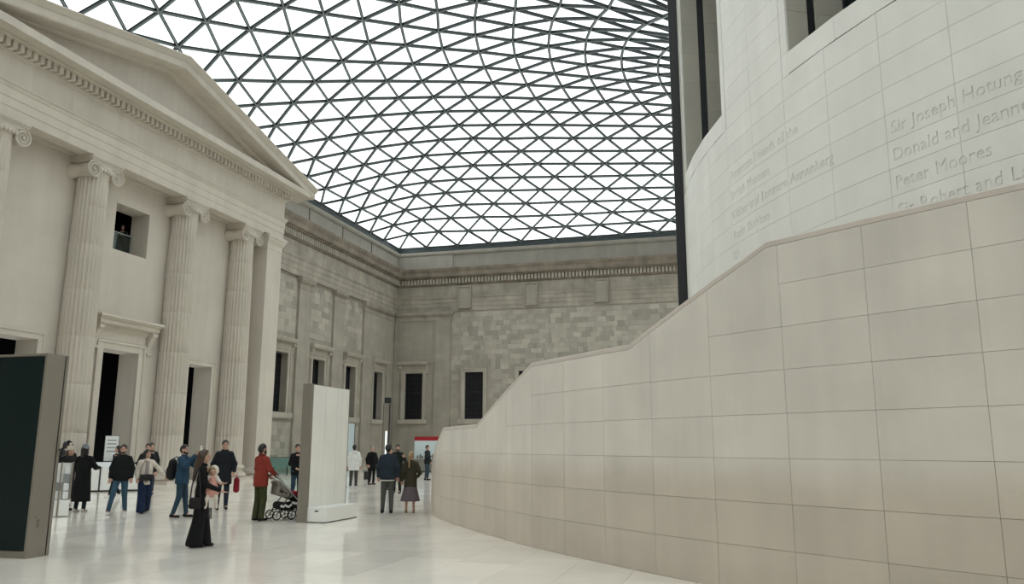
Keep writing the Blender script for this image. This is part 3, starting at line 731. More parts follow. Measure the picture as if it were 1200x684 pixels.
# the stair itself behind the parapet
mb = MB(); s = -6.5
while s < 20.5:
    zt = top(s+.15)-.98
    if zt > .05:
        a, b_ = wp(s, .42, 0), wp(s+.31, .42, 0)
        def inn(p):
            v = Vector((p[0]-RC[0], p[1]-RC[1])).normalized()*(RD_+.01); return (RC[0]+v.x, RC[1]+v.y)
        ia, ib = inn(a), inn(b_)
        mb.hexa([(a[0], a[1], 0), (b_[0], b_[1], 0), (*ib, 0), (*ia, 0), (a[0], a[1], zt), (b_[0], b_[1], zt), (*ib, zt), (*ia, zt)])
    s += .31
sf = thing('stair_flight', 'pale stone stair hidden behind the curved parapet', 'stair', kind='structure'); obj('stair_steps', mb, 'stair', sf)

# ================================================================== ROOF
NODES=[(-4,-1,[0.06,-47.74,-2.3,-48.46]),
(-4,6,[-18.39,-50.21,-20.96,-50.23,-23.74,-50.12,-26.48,-50.04,-29.17,-49.88,-31.8,-49.66,-34.51,-49.36]),
(-3,-1,[-2.17,-46.82,-4.46,-47.55,-6.88,-48.11,-9.42,-48.56,-11.99,-48.85,-14.67,-49.03,-17.3,-49.1,-19.95,-49.0,-22.66,-48.91,-25.23,-48.69,-27.92,-48.4,-30.46,-48.03,-32.87,-47.51,-34.98,-46.76]),
(-2,-1,[-4.36,-45.79,-6.59,-46.42,-8.94,-46.96,-11.36,-47.31,-13.89,-47.54,-16.47,-47.68,-19.07,-47.64,-21.63,-47.54,-24.12,-47.31,-26.68,-47.02,-29.11,-46.52,-31.53,-45.92,-33.55,-45.1,-35.27,-44.06]),
(-1,-2,[-4.26,-43.81,-6.38,-44.58,-8.54,-45.17,-10.91,-45.64,-13.21,-45.96,-15.72,-46.08,-18.11,-46.17,-20.63,-46.09,-23.13,-45.85,-25.6,-45.51,-27.97,-45.03,-30.19,-44.34,-32.2,-43.51,-33.94,-42.47,-35.47,-41.33]),
(0,-2,[-6.19,-42.56,-8.29,-43.22,-10.59,-43.7,-12.7,-44.17,-14.96,-44.37,-17.39,-44.51,-19.81,-44.47,-22.11,-44.3,-24.5,-43.98,-26.83,-43.48,-28.99,-42.82,-30.89,-41.94,-32.71,-40.99,-34.28,-39.78,-35.55,-38.39]),
(1,-2,[-8.01,-41.15,-10.1,-41.79,-12.22,-42.27,-14.41,-42.58,-16.67,-42.75,-18.89,-42.76,-21.24,-42.62,-23.41,-42.32,-25.74,-41.87,-27.8,-41.23,-29.75,-40.43,-31.52,-39.44,-33.12,-38.33,-34.48,-37.0,-35.63,-35.49]),
(2,-3,[-7.74,-38.87,-9.74,-39.62,-11.74,-40.16,-13.85,-40.57,-16.0,-40.84,-18.17,-40.88,-20.28,-40.79,-22.49,-40.57,-24.55,-40.16,-26.66,-39.6,-28.6,-38.85,-30.33,-37.9,-31.9,-36.78,-33.33,-35.58,-34.62,-34.18,-35.69,-32.58]),
(3,-3,[-9.41,-37.27,-11.36,-37.94,-13.31,-38.42,-15.31,-38.71,-17.4,-38.9,-19.5,-38.91,-21.51,-38.74,-23.63,-38.39]),
(3,6,[-27.45,-37.21,-29.15,-36.34,-30.78,-35.34,-32.23,-34.17,-33.56,-32.84,-34.7,-31.33,-35.73,-29.68]),
(4,-4,[-9.2,-34.85,-10.94,-35.56,-12.75,-36.12,-14.66,-36.51,-16.62,-36.78,-18.64,-36.87,-20.63,-36.78,-22.54,-36.53,-24.48,-36.11,-26.31,-35.52,-28.06,-34.74,-29.66,-33.77,-31.15,-32.68,-32.5,-31.45,-33.73,-30.03,-34.81,-28.45,-35.74,-26.77]),
(5,-4,[-10.41,-33.01,-12.31,-33.64,-14.07,-34.17,-15.96,-34.56,-17.87,-34.72,-19.76,-34.76,-21.61,-34.63,-23.46,-34.27,-25.24,-33.7,-26.96,-33.05,-28.56,-32.21,-30.07,-31.18,-31.43,-29.97,-32.73,-28.67,-33.84,-27.17]),
(6,-5,[-9.98,-30.34,-11.75,-31.13,-13.45,-31.73,-15.24,-32.23,-17.02,-32.51,-18.86,-32.64,-20.65,-32.55,-22.44,-32.33,-24.19,-31.89,-25.83,-31.31,-27.43,-30.57,-28.97,-29.6,-30.39,-28.52,-31.67,-27.28]),
(7,-6,[-9.57,-27.61,-11.3,-28.5,-12.97,-29.2,-14.61,-29.75,-16.31,-30.15,-18.06,-30.41,-19.77,-30.49,-21.31,-30.33,-23.14,-30.0,-24.74,-29.49,-26.33,-28.8,-27.83,-28.0,-29.27,-27.04]),
(8,-7,[-9.09,-24.78,-10.83,-25.74,-12.47,-26.56,-14.05,-27.21,-15.54,-27.66,-17.23,-28.04,-18.95,-28.22,-20.55,-28.2,-22.07,-28.03,-23.72,-27.6,-25.19,-27.03,-26.72,-26.33]),
(9,-4,[-15.03,-25.11,-16.65,-25.64,-18.1,-25.88,-19.66,-26.0,-21.14,-25.94,-22.61,-25.65])]
CX=[-26.361, -7.5231, 6.3215, -1.2388, -0.0141, 12.3293, -1.7418, -5.1151, 2.4506, -7.5283, 17.264, -8.312, -1.1134, -5.1426, 3.0692, 7.2269, 3.0611, -11.2516, 3.687, -0.5615]
CY=[-42.4197, -8.9776, 12.4329, -4.5161, 0.6682, 17.6083, -13.1093, 7.858, -1.4925, 2.7913, 5.2924, -6.6975, 0.5895, -3.9049, 8.0367, 2.2948, 3.218, -7.8489, 0.9113, -0.8194]
XTRA={(-5, 0): (0.33, -49.21, 21.0), (-5, -1): (2.4, -48.49, 21.53), (-6, 0): (2.87, -49.88, 20.47)}

A_, B_, C_, D_ = 22.245, 36.625, 46.025, 51.125
def roof_h(x, y):
    r = max(math.hypot(x, y), A_); th = math.atan2(y, x); s = math.sin(th); c2 = math.cos(2*th)
    psi = ((1-x/B_)*(1+x/B_)*(1-y/C_)*(1+y/D_))/((1-A_*x/(r*B_))*(1+A_*x/(r*B_))*(1-A_*y/(r*C_))*(1+A_*y/(r*D_)))
    al = (r/A_-1)*psi; z1 = 1.245*psi+19.71
    p = .5*(.5*(1-c2)+s); q = .5*(.5*(1-c2)-s)
    z2 = al*(.5*((35+10*psi)*.5*(1+c2)+24*p+(7.5+12*psi)*q-1.6)-5*(1+c2)+10*p*p*(1-3*al)+2.5*q*q*(r/A_-1)**2)
    g = lambda u, v: math.hypot(u, v)/(max(u, 1e-6)*max(v, 1e-6))
    be = (1-A_/r)/(g(B_-x, C_-y)+g(B_-x, D_+y)+g(B_+x, C_-y)+g(B_+x, D_+y))
    e = lambda t: math.exp(-14*t)
    z3 = be*(.5*(1.75*(1+c2)+1.5*(1-c2)+.3*s)+1.05*(e(1-x/B_)+e(1+x/B_))*(e(1-y/C_)+e(1+y/D_)))
    return z1+z2+z3-.3
meas = {}
for i, j0, cc in NODES:
    for q in range(0, len(cc), 2): meas[(i, j0+q//2)] = (cc[q], cc[q+1])
def fitp(i, j):
    s = (j+5+i)/13.; a = i/8.; bx_ = []; by_ = []
    for m in range(6):
        for n in range(5):
            if m+1.5*n <= 6.5: bx_.append(a**m*s**(2*n+1)); by_.append(a**m*s**(2*n))
    return sum(p*q for p, q in zip(bx_, CX)), sum(p*q for p, q in zip(by_, CY))
resid = {k: (v[0]-fitp(*k)[0], v[1]-fitp(*k)[1]) for k, v in meas.items()}
IMAX = {}; raw = {}
for (i, j) in meas: IMAX[j] = max(IMAX.get(j, -9), i)
def plan(i, j):
    if i == -5: return (-2.765*j if j < 13 else -B_), -D_
    if j == 13: return -B_, -48.5+2.95*(i+4)
    if (i, j) in meas: return meas[(i, j)]
    if j >= -4 and i > IMAX.get(j, 99) and (i-1, j) in raw and (i-2, j) in raw:
        (xa, ya), (xb, yb) = raw[(i-1, j)], raw[(i-2, j)]; return 2*xa-xb, 2*ya-yb
    x, y = fitp(i, j); sw = .15; sx = sy = 0
    for (a, b_), (rx, ry) in resid.items():
        d2 = (a-i)**2+(b_-j)**2
        if d2 < 20: w_ = math.exp(-d2/3.); sw += w_; sx += rx*w_; sy += ry*w_
    return x+sx/sw, y+sy/sw
node = {}; east = {}
for i in range(-5, 14):
    for j in range({-4: -1, -3: -1, -2: -1, -1: -2, 0: -2, 1: -2, 2: -3}.get(i, -5-i), 14):
        if i > 9 and j < -4: continue
        if i == -5 and j < 1: continue
        if j >= -4 and i > IMAX.get(j, 8)+4: continue
        x, y = plan(i, j); raw[(i, j)] = (x, y)
        if j < 13 and x < -36.3: continue
        if abs(x) > B_+.01 or math.hypot(x, y) < 22.3: continue
        P = Vector((y-XS-D_, YC-x, roof_h(x, y))); P = Vector((XS+D_+y, YC-x, roof_h(x, y)))
        node[(i, j)] = P
        if x < -9 and i < 10: east[(i, -500-j)] = Vector((P.x, 2*YC-P.y, P.z))
rf = thing('ceiling', 'great curved glass roof of dark steel lattice and triangular panes', 'roof', kind='structure')
for k_, q in ((-5, 0), (-5, -1), (-6, 0)):
    x, y, z = XTRA[(k_, q)]; node[(k_, q)] = Vector((XS+D_+y, YC-x, z))
def ext(k, a, b_):
    if k not in node and a in node and b_ in node:
        p = 2*node[a]-node[b_]
        if p.y > 18: node[k] = p
for i in range(-4, 9):                      # rows carried on over and behind the portico gable
    js = [j for (a, j) in node if a == i]; jm = min(js)
    for j in range(jm-1, jm-9, -1): ext((i, j), (i, j+1), (i, j+2))
for i in range(-5, -10, -1):
    for j in range(0, -9, -1): ext((i, j), (i+1, j), (i+2, j))
node.update({k: v for k, v in east.items() if v.y > YE+.3})
def nbr_(i, j, f): return {'A': (i, j+1), 'B': (i+1, j), 'C': (i+1, j-1)}[f]
def ribs(fam):
    starts = []
    di = {'A': (0, 1), 'B': (1, 0), 'C': (1, -1)}[fam]; seen = set()
    for k in node:
        pk = (k[0]-di[0], k[1]-di[1])
        if pk in node: continue
        line = [k]; c = (k[0]+di[0], k[1]+di[1])
        while c in node and (node[c]-node[line[-1]]).length < 6: line.append(c); c = (c[0]+di[0], c[1]+di[1])
        if len(line) > 1: starts.append(line)
    return starts
NUP = {}
for k, p in node.items():
    x = YC-p.y; y = p.x-XS-D_; e = .3
    if y < -D_+.4: NUP[k] = Vector((.3, 0, 1)).normalized(); continue
    gx = (roof_h(x+e, y)-roof_h(x-e, y))/(2*e) if abs(x) < B_-.4 else 0; gy = (roof_h(x, y+e)-roof_h(x, y-e))/(2*e) if y > -D_+.4 else .5
    NUP[k] = Vector((-gy, gx, 1)).normalized()
for fam in 'ABC':
    for line in ribs(fam):
        mb = MB()
        for a, b_ in zip(line, line[1:]):
            n_ = (NUP[a]+NUP[b_]).normalized(); pa, pb = node[a], node[b_]
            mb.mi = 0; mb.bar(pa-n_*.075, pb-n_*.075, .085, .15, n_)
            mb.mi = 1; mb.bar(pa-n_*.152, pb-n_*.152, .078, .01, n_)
            mb.mi = 0; mb.bar(pa+n_*.0, pb+n_*.0, .165, .03, n_)
        obj('steel_rib', mb, ['steel', 'steel_light'], rf)
tris = []
for (i, j) in node:
    for t in (((i, j), (i, j+1), (i+1, j)), ((i, j), (i+1, j), (i+1, j-1))):
        if all(q in node for q in t):
            ps = [node[q] for q in t]; c = (ps[0]+ps[1]+ps[2])/3
            if max((ps[0]-ps[1]).length, (ps[1]-ps[2]).length, (ps[0]-ps[2]).length) < 6.5:
                d = c-CAM; zc = d.dot(fw); inv = zc > 1 and abs(d.dot(rt)/zc) < .68 and abs(d.dot(up)/zc) < .42
                tris.append((0 if inv else 1, d.length, ps, t))
tris.sort(key=lambda q: (q[0], q[1]))
rest = MB()
for n_, (iv, dl, ps, t) in enumerate(tris):
    c = (ps[0]+ps[1]+ps[2])/3; N_ = (ps[1]-ps[0]).cross(ps[2]-ps[0]).normalized(); N_ = N_ if N_.z > 0 else -N_
    q = [p+(c-p).normalized()*.12+N_*.03 for p in ps]
    vs = q+[p+N_*.03 for p in q]; fs = [(0,1,2), (5,4,3), (0,3,4,1), (1,4,5,2), (2,5,3,0)]
    if n_ < 300: mb = MB(); mb.add(vs, fs); obj('glass_pane', mb, 'roofglass', rf)
    else: rest.add(vs, fs)
o = obj('far_glass_panes', rest, 'roofglass', rf); o['kind'] = 'stuff'
# the rest of the roof, out of sight beyond the drum: same lattice, joined
gm = MB(); gp = MB(); gn = {}
for a in range(0, 27):
    for c_ in range(0, 28):
        y = -19.5+a*2.5; x = -36.4+c_*2.75+(1.37 if a % 2 else 0)
        if abs(x) < 36.6 and y < 46 and math.hypot(x, y) > 22.4: gn[(a, c_)] = Vector((XS+D_+y, YC-x, roof_h(x, y)))
for (a, c_), p in gn.items():
    o_ = 0 if a % 2 == 0 else 1
    for q in ((a, c_+1), (a+1, c_-1+o_), (a+1, c_+o_)):
        if q in gn: gm.bar(p, gn[q], .13, .12)
    for t in (((a, c_), (a, c_+1), (a+1, c_+o_)), ((a, c_), (a+1, c_-1+o_), (a+1, c_+o_))):
        if all(q in gn for q in t):
            ps = [gn[q] for q in t]; gp.add(ps+[p_+Vector((0, 0, .03)) for p_ in ps], [(0,1,2), (5,4,3), (0,3,4,1), (1,4,5,2), (2,5,3,0)])
o = obj('far_steel_ribs', gm, 'steel', rf); o['kind'] = 'stuff'; o = obj('north_glass_panes', gp, 'roofglass', rf); o['kind'] = 'stuff'
# edge beam and its short posts
mb = MB(); mb.box(XS-.75, XS-.02, YE, YW+.8, 19.0, 19.40); mb.box(XS-.02, 22, YW+.02, YW+.75, 19.0, 19.40); obj('edge_beam', mb, 'edge', rf)
mb = MB()
for i in range(17): x = XS+.6+i*3.0; mb.box(x, x+.08, YW+.15, YW+.25, 18.86, 19.02)
for i in range(24): y = YE+.6+i*2.82; mb.box(XS-.2, XS-.12, y, y+.08, 18.86, 19.02)
obj('edge_post', mb, 'steel', rf)

# ================================================================== THINGS IN THE COURT
CF = (0.0, 0.0)
# display totem at the left edge
tt = thing('display_totem', 'dark screen totem in a bronze-grey metal frame at the left edge', 'totem')
def part(p, name, mat, *bxs, smooth=False, label=None):
    mb = MB()
    for q in bxs: mb.box(*q)
    return obj(name, mb, mat, p, smooth, label=label)
part(tt, 'cabinet', 'totem_metal', (-12.6, -10.565, 10.36, 10.70, .0, 3.137))
part(tt, 'screen', 'totem_dark', (-12.5, -10.60, 10.345, 10.36, .11, 3.09))
part(tt, 'frame_edge', 'totem_metal', (-10.60, -10.56, 10.335, 10.36, 0, 3.137), (-12.6, -10.6, 10.335, 10.36, 0, .10), (-12.6, -10.6, 10.335, 10.36, 3.10, 3.137))
part(tt, 'dark_seam', 'black', (-12.6, -10.60, 10.70, 10.745, 0, 3.12))
part(tt, 'rear_panel', 'totem_metal', (-12.6, -10.585, 10.745, 10.80, 0, 3.137))
sw_ = part(tt, 'service_plate', 'totem_metal', (-10.565, -10.548, 10.50, 10.57, .46, .56)); 
part(tt, 'lock', 'black', (-10.565, -10.56, 10.44, 10.455, .60, .615))
mb = MB(); mb.tube([(-10.585, 10.79, 1.62), (-10.50, 10.80, 1.66)], .012, 6); mb.lathe([(.01, 1.64), (.035, 1.66), (.03, 1.72), (.008, 1.76)], 8, (-10.49, 10.80, 0)); mb.lathe([(.01, 1.52), (.045, 1.55), (.05, 1.6), (.01, 1.64)], 8, (-10.515, 10.80, 0))
obj('bracket', mb, 'black', tt, True)

# white freestanding panel
wpn = thing('freestanding_panel', 'tall white freestanding panel with a low white plinth in the middle of the hall', 'panel')
part(wpn, 'metal_edge', 'totem_metal', (-9.80, -9.60, 16.93, 18.84, 0, 3.13))
for k_ in range(3): part(wpn, 'board', 'white', (-9.60, -9.555, 17.0+.6*k_+.004, 17.0+.6*(k_+1)-.004, .32, 3.11))
part(wpn, 'post', 'totem_metal', (-9.62, -9.545, 16.90, 16.985, 0, 3.13)); part(wpn, 'post', 'totem_metal', (-9.62, -9.56, 18.80, 18.84, 0, 3.12))
bs = part(wpn, 'plinth', 'whitebase', (-9.59, -9.08, 16.95, 18.56, .02, .33))
part(bs, 'shadow_gap', 'black', (-9.57, -9.10, 16.97, 18.54, 0, .02)); part(bs, 'vent_slot', 'black', (-9.36, -9.27, 16.945, 16.95, .24, .27))

# leaflet rack
M['paper'] = pmat('white_paper', (.78, .80, .80), .5); M['print'] = pmat('grey_print', (.25, .26, .27), .6)
rk = thing('leaflet_rack', 'low white leaflet rack beside the dark totem', 'rack', (-16.12, 16.6, 0), math.radians(42))
part(rk, 'cabinet', 'whitebase', (-.30, .22, -.14, .14, .02, .40)); part(rk, 'back_board', 'white', (-.30, .22, .08, .12, .4, 1.28))
part(rk, 'side_post', 'totem_metal', (-.04, -.0, -.16, -.12, 0, 1.30), (.2, .23, -.14, .14, .4, 1.3), (-.31, -.28, -.14, .14, .4, 1.3))
for r_ in range(4):
    for c__ in range(3):
        part(rk, 'leaflet', 'paper' if (r_+c__) % 3 else 'print', (-.26+c__*.16, -.14+c__*.16, -.04-.02*r_, -.02-.02*r_, 1.02-.2*r_, 1.2-.2*r_))

# information desk behind the visitors
dk = thing('information_desk', 'white information desk with dark edges near the doorway', 'desk', (-23.45, 26.5, 0), math.radians(48))
part(dk, 'front_board', 'whitebase', (-1.3, 1.3, -.42, -.38, .06, 1.02)); part(dk, 'counter', 'black', (-1.35, 1.35, -.45, .35, 1.02, 1.08)); part(dk, 'base', 'black', (-1.3, 1.3, -.40, .3, 0, .06))
for x_ in (-1.3, -.43, .43, 1.26): part(dk, 'post', 'black', (x_, x_+.05, -.44, -.40, .0, 1.05))
sg = thing('desk_notice', 'white printed notice standing on the information desk', 'sign', (-23.55, 26.55, 1.08), math.radians(48))
part(sg, 'sheet', 'paper', (-.25, .22, -.03, .0, .05, 1.0)); part(sg, 'stand', 'black', (-.27, .24, .0, .03, 0, 1.02))
for r_ in range(4): part(sg, 'print', 'print', (-.18, .14, -.034, -.03, .82-.14*r_, .86-.14*r_))

# red-headed map counter by the back wall
M['red'] = pmat('sign_red', (.36, .012, .02), .45); M['pale_blue'] = pmat('pale_blue_print', (.62, .72, .75), .4); M['counter'] = pmat('counter_grey', (.20, .195, .17), .6)
ct = thing('map_counter', 'grey counter with pale picture board under a red heading at the parapet end', 'counter', (-21.5, 53.0, 0))
part(ct, 'board', 'pale_blue', (-.3, 1.9, -.05, .05, .86, 2.13)); part(ct, 'red_heading', 'red', (-.3, 1.9, -.06, .06, 2.13, 2.40)); part(ct, 'body', 'counter', (-.45, 1.9, -.5, .4, .08, .80)); part(ct, 'top', 'totem_metal', (-.5, 1.95, -.55, .45, .80, .86)); part(ct, 'foot', 'black', (-.4, 1.85, -.45, .35, 0, .08))
for x_, h_ in ((-.1, .22), (.1, .3), (.25, .18), (.5, .35), (.8, .24), (1.0, .3)): part(ct, 'printed_building', 'counter', (x_, x_+.12, -.062, -.05, .9, .9+h_))
bw = thing('low_stone_block', 'low pale stone block against the back wall', 'block'); part(bw, 'block_body', 'parapet', (-27.2, -24.9, 64.9, 65.8, 0, 1.55))
# display banner at the left wall
bt = thing('upright_display', 'pale teal upright display board by the left wall', 'display', (-28.4, 56.4, 0)); part(bt, 'face', 'pale_blue', (0, .06, -.75, .45, .1, 3.45)); part(bt, 'edge', 'black', (-.03, .07, .45, .55, 0, 3.5), (-.03, -.0, -.75, .45, 0, 3.5))
# light column
M['lamp'] = pmat('strip_lamp', (.8, .85, .85), .4, emit=((.9, 1, 1), 1.0))
lc = thing('light_column', 'slim dark column with a black box on top and a white strip light', 'lamp', (-22.58, 50, 0), math.radians(10))
part(lc, 'shaft', 'totem_metal', (-.22, .14, -.12, .12, 0, 4.55)); part(lc, 'spotlight_box', 'black', (-.18, .22, -.16, .16, 4.55, 4.92)); part(lc, 'strip_lamp', 'lamp', (-.05, .05, -.14, -.12, .9, 2.72)); part(lc, 'dark_edge', 'black', (-.25, -.22, -.12, .12, 0, 4.5), (.14, .18, -.12, .12, 0, 4.5))
# bench
bh = thing('bench', 'low dark bench behind the visitor in the white puffer coat', 'bench', (-18.6, 40.0, 0)); part(bh, 'seat', 'counter', (-.7, 1.1, -.25, .25, .42, .5)); 
for x_ in (-.6, 1.0): part(bh, 'leg', 'black', (x_, x_+.06, -.22, .22, 0, .42))
# green glass balustrade
gb = thing('glass_balustrade', 'green tinted glass balustrade in front of the left wall', 'balustrade')
for k_ in range(7):
    part(gb, 'glass_panel', 'balglass', (-26.92, -26.90, 40.6+k_*1.5, 42.08+k_*1.5, .04, 1.04))
    part(gb, 'bracket', 'steel', (-26.95, -26.87, 40.56+k_*1.5, 40.6+k_*1.5, 0, .5))
M['teal'] = pmat('teal_glass_rear', (.30,.38,.36), .4)
part(gb, 'rail', 'steel', (-26.94, -26.88, 40.5, 51.1, 1.04, 1.08)); part(gb, 'rear_band', 'teal', (-27.9, -27.86, 40.5, 51.1, .3, 1.0))

# ------------------------------------------------------------------ figures: implicit surfaces
def seg(p, a, b, ra, rb, sx=1., sy=1., sz=1.):
    s = np.array([sx, sy, sz]); P_ = p/s; a = np.array(a)/s; b_ = np.array(b)/s; ab = b_-a; L = max(ab@ab, 1e-9)
    t = np.clip(((P_-a)@ab)/L, 0, 1); d = np.linalg.norm(P_-a-t[:, None]*ab, axis=1)-(ra+(rb-ra)*t)
    return d*min(sx, sy, sz)
def iso(prims, h, k=.03, cuts=()):
    """prims: (a, b, ra, rb[, sx, sy, sz]); returns verts, quads by surface nets"""
    lo = np.min([np.minimum(q[0], q[1])-max(q[2], q[3])*1.7 for q in prims], 0)-2*h; hi = np.max([np.maximum(q[0], q[1])+max(q[2], q[3])*1.7 for q in prims], 0)+2*h
    n = np.ceil((hi-lo)/h).astype(int)+1
    ax = [lo[i]+h*np.arange(n[i]) for i in range(3)]
    G = np.stack(np.meshgrid(*ax, indexing='ij'), -1).reshape(-1, 3); D = None
    for q in prims:
        d = seg(G, *q)
        if D is None: D = d
        else: m = np.clip(.5+.5*(D-d)/k, 0, 1); D = D*(1-m)+d*m-k*m*(1-m)
    for q in cuts: D = np.maximum(D, -seg(G, *q) if not callable(q) else q(G))
    D = D.reshape(n); I = D < 0
    cs = I[:-1, :-1, :-1].astype(int)
    for dx in (0, 1):
        for dy in (0, 1):
            for dz in (0, 1):
                if dx+dy+dz: cs = cs+I[dx:n[0]-1+dx, dy:n[1]-1+dy, dz:n[2]-1+dz]
    cell = (cs > 0) & (cs < 8); ids = np.argwhere(cell)
    if len(ids) == 0: return np.zeros((0, 3)), []
    idx = -np.ones(cell.shape, int); idx[cell] = np.arange(len(ids)); acc = np.zeros((len(ids), 3)); cnt = np.zeros(len(ids))
    cor = [(x, y, z) for x in (0, 1) for y in (0, 1) for z in (0, 1)]
    for ai, A in enumerate(cor):
        for Bc in cor[ai+1:]:
            if sum(abs(A[q]-Bc[q]) for q in range(3)) != 1: continue
            va = D[ids[:, 0]+A[0], ids[:, 1]+A[1], ids[:, 2]+A[2]]; vb = D[ids[:, 0]+Bc[0], ids[:, 1]+Bc[1], ids[:, 2]+Bc[2]]
            m = (va < 0) != (vb < 0); t = np.where(m, va/np.where(m, va-vb, 1), 0)
            acc[m] += (np.array(A)+t[:, None]*(np.array(Bc)-np.array(A)))[m]; cnt[m] += 1
    V = lo+h*(ids+acc/cnt[:, None]); F = []
    for axn in range(3):
        o1, o2 = [q for q in range(3) if q != axn]
        sl0 = [slice(None)]*3; sl1 = [slice(None)]*3; sl0[axn] = slice(0, -1); sl1[axn] = slice(1, None)
        ch = I[tuple(sl0)] != I[tuple(sl1)]; E_ = np.argwhere(ch)
        E_ = E_[(E_[:, o1] > 0) & (E_[:, o2] > 0) & (E_[:, o1] < n[o1]-1) & (E_[:, o2] < n[o2]-1)]
        def g(da, db): q = E_.copy(); q[:, o1] -= da; q[:, o2] -= db; return idx[q[:, 0], q[:, 1], q[:, 2]]
        Q = np.stack([g(1, 1), g(0, 1), g(0, 0), g(1, 0)], 1)
        fl_ = I[tuple(sl0)][tuple(E_.T)] ^ (axn == 1); Q[~fl_] = Q[~fl_][:, ::-1]; F.append(Q)
    return V, np.concatenate(F)
def meshit(name, sets, mat, parent, scale=1., label=None):
    V = []; F = []; o = 0
    for v, f in sets:
        if len(v) == 0: continue
        V.append(v*scale); F.append(np.array(f)+o); o += len(v)
    if not V: return None
    me = bpy.data.meshes.new(name); me.from_pydata(np.concatenate(V).tolist(), [], np.concatenate(F).tolist()); me.materials.append(M[mat] if isinstance(mat, str) else mat)
    me.polygons.foreach_set('use_smooth', [True]*len(me.polygons)); me.update()
    ob = link(name, me, parent)
    if label: ob['label'] = label
    return ob
cl = {}
def cloth(col, rough=.85):
    k_ = (col, rough)
    if k_ not in cl: cl[k_] = pmat('cloth_%02d' % len(cl), col, rough, .10, 9, .25, 60, spec=.2)
    return cl[k_]
SK = pmat('skin_light', (.46, .27, .20), .55); SK2 = pmat('skin_tan', (.36, .20, .135), .55)
HB = pmat('hair_dark', (.012, .010, .009), .55, .2, 30); HBR = pmat('hair_brown', (.055, .032, .020), .5, .25, 30); HG = pmat('hair_grey', (.30, .28, .25), .6, .2, 30); HBL = pmat('hair_fair', (.28, .19, .10), .55, .2, 30)
M['eye'] = pmat('eye_dark', (.02, .015, .012), .3); M['lip'] = pmat('lips', (.30, .12, .10), .5); M['pen'] = pmat('black_plastic', (.012, .012, .012), .4)
BLACK = (.006, .006, .007)
def V3(*a): return np.array(a, float)
def hand(wr_, dirv, side, curl=.3):
    d = dirv/np.linalg.norm(dirv); upv = V3(0, 1, 0) if abs(d[1]) < .8 else V3(0, 0, 1)
    sd = np.cross(d, upv); sd /= np.linalg.norm(sd); pn = np.cross(sd, d)
    P_ = [(wr_, wr_+d*.05, .024, .028), (wr_+d*.04+sd*.02, wr_+d*.085+sd*.022, .017, .015), (wr_+d*.04-sd*.02, wr_+d*.08-sd*.022, .017, .014)]
    for q, (o, L) in enumerate(((-.030, .060), (-.010, .075), (.010, .080), (.029, .070))):
        a = wr_+d*.085+sd*o; m = a+d*L*.5+pn*curl*.02; e = m+d*L*.42+pn*curl*.05; P_ += [(a-d*.02, m, .0095, .009), (m, e, .009, .0075)]
    a = wr_+d*.03+sd*.03*side; m = a+sd*.03*side+d*.03+pn*.01; P_ += [(a, m, .012, .011), (m, m+d*.03+pn*.012, .011, .009)]
    return P_
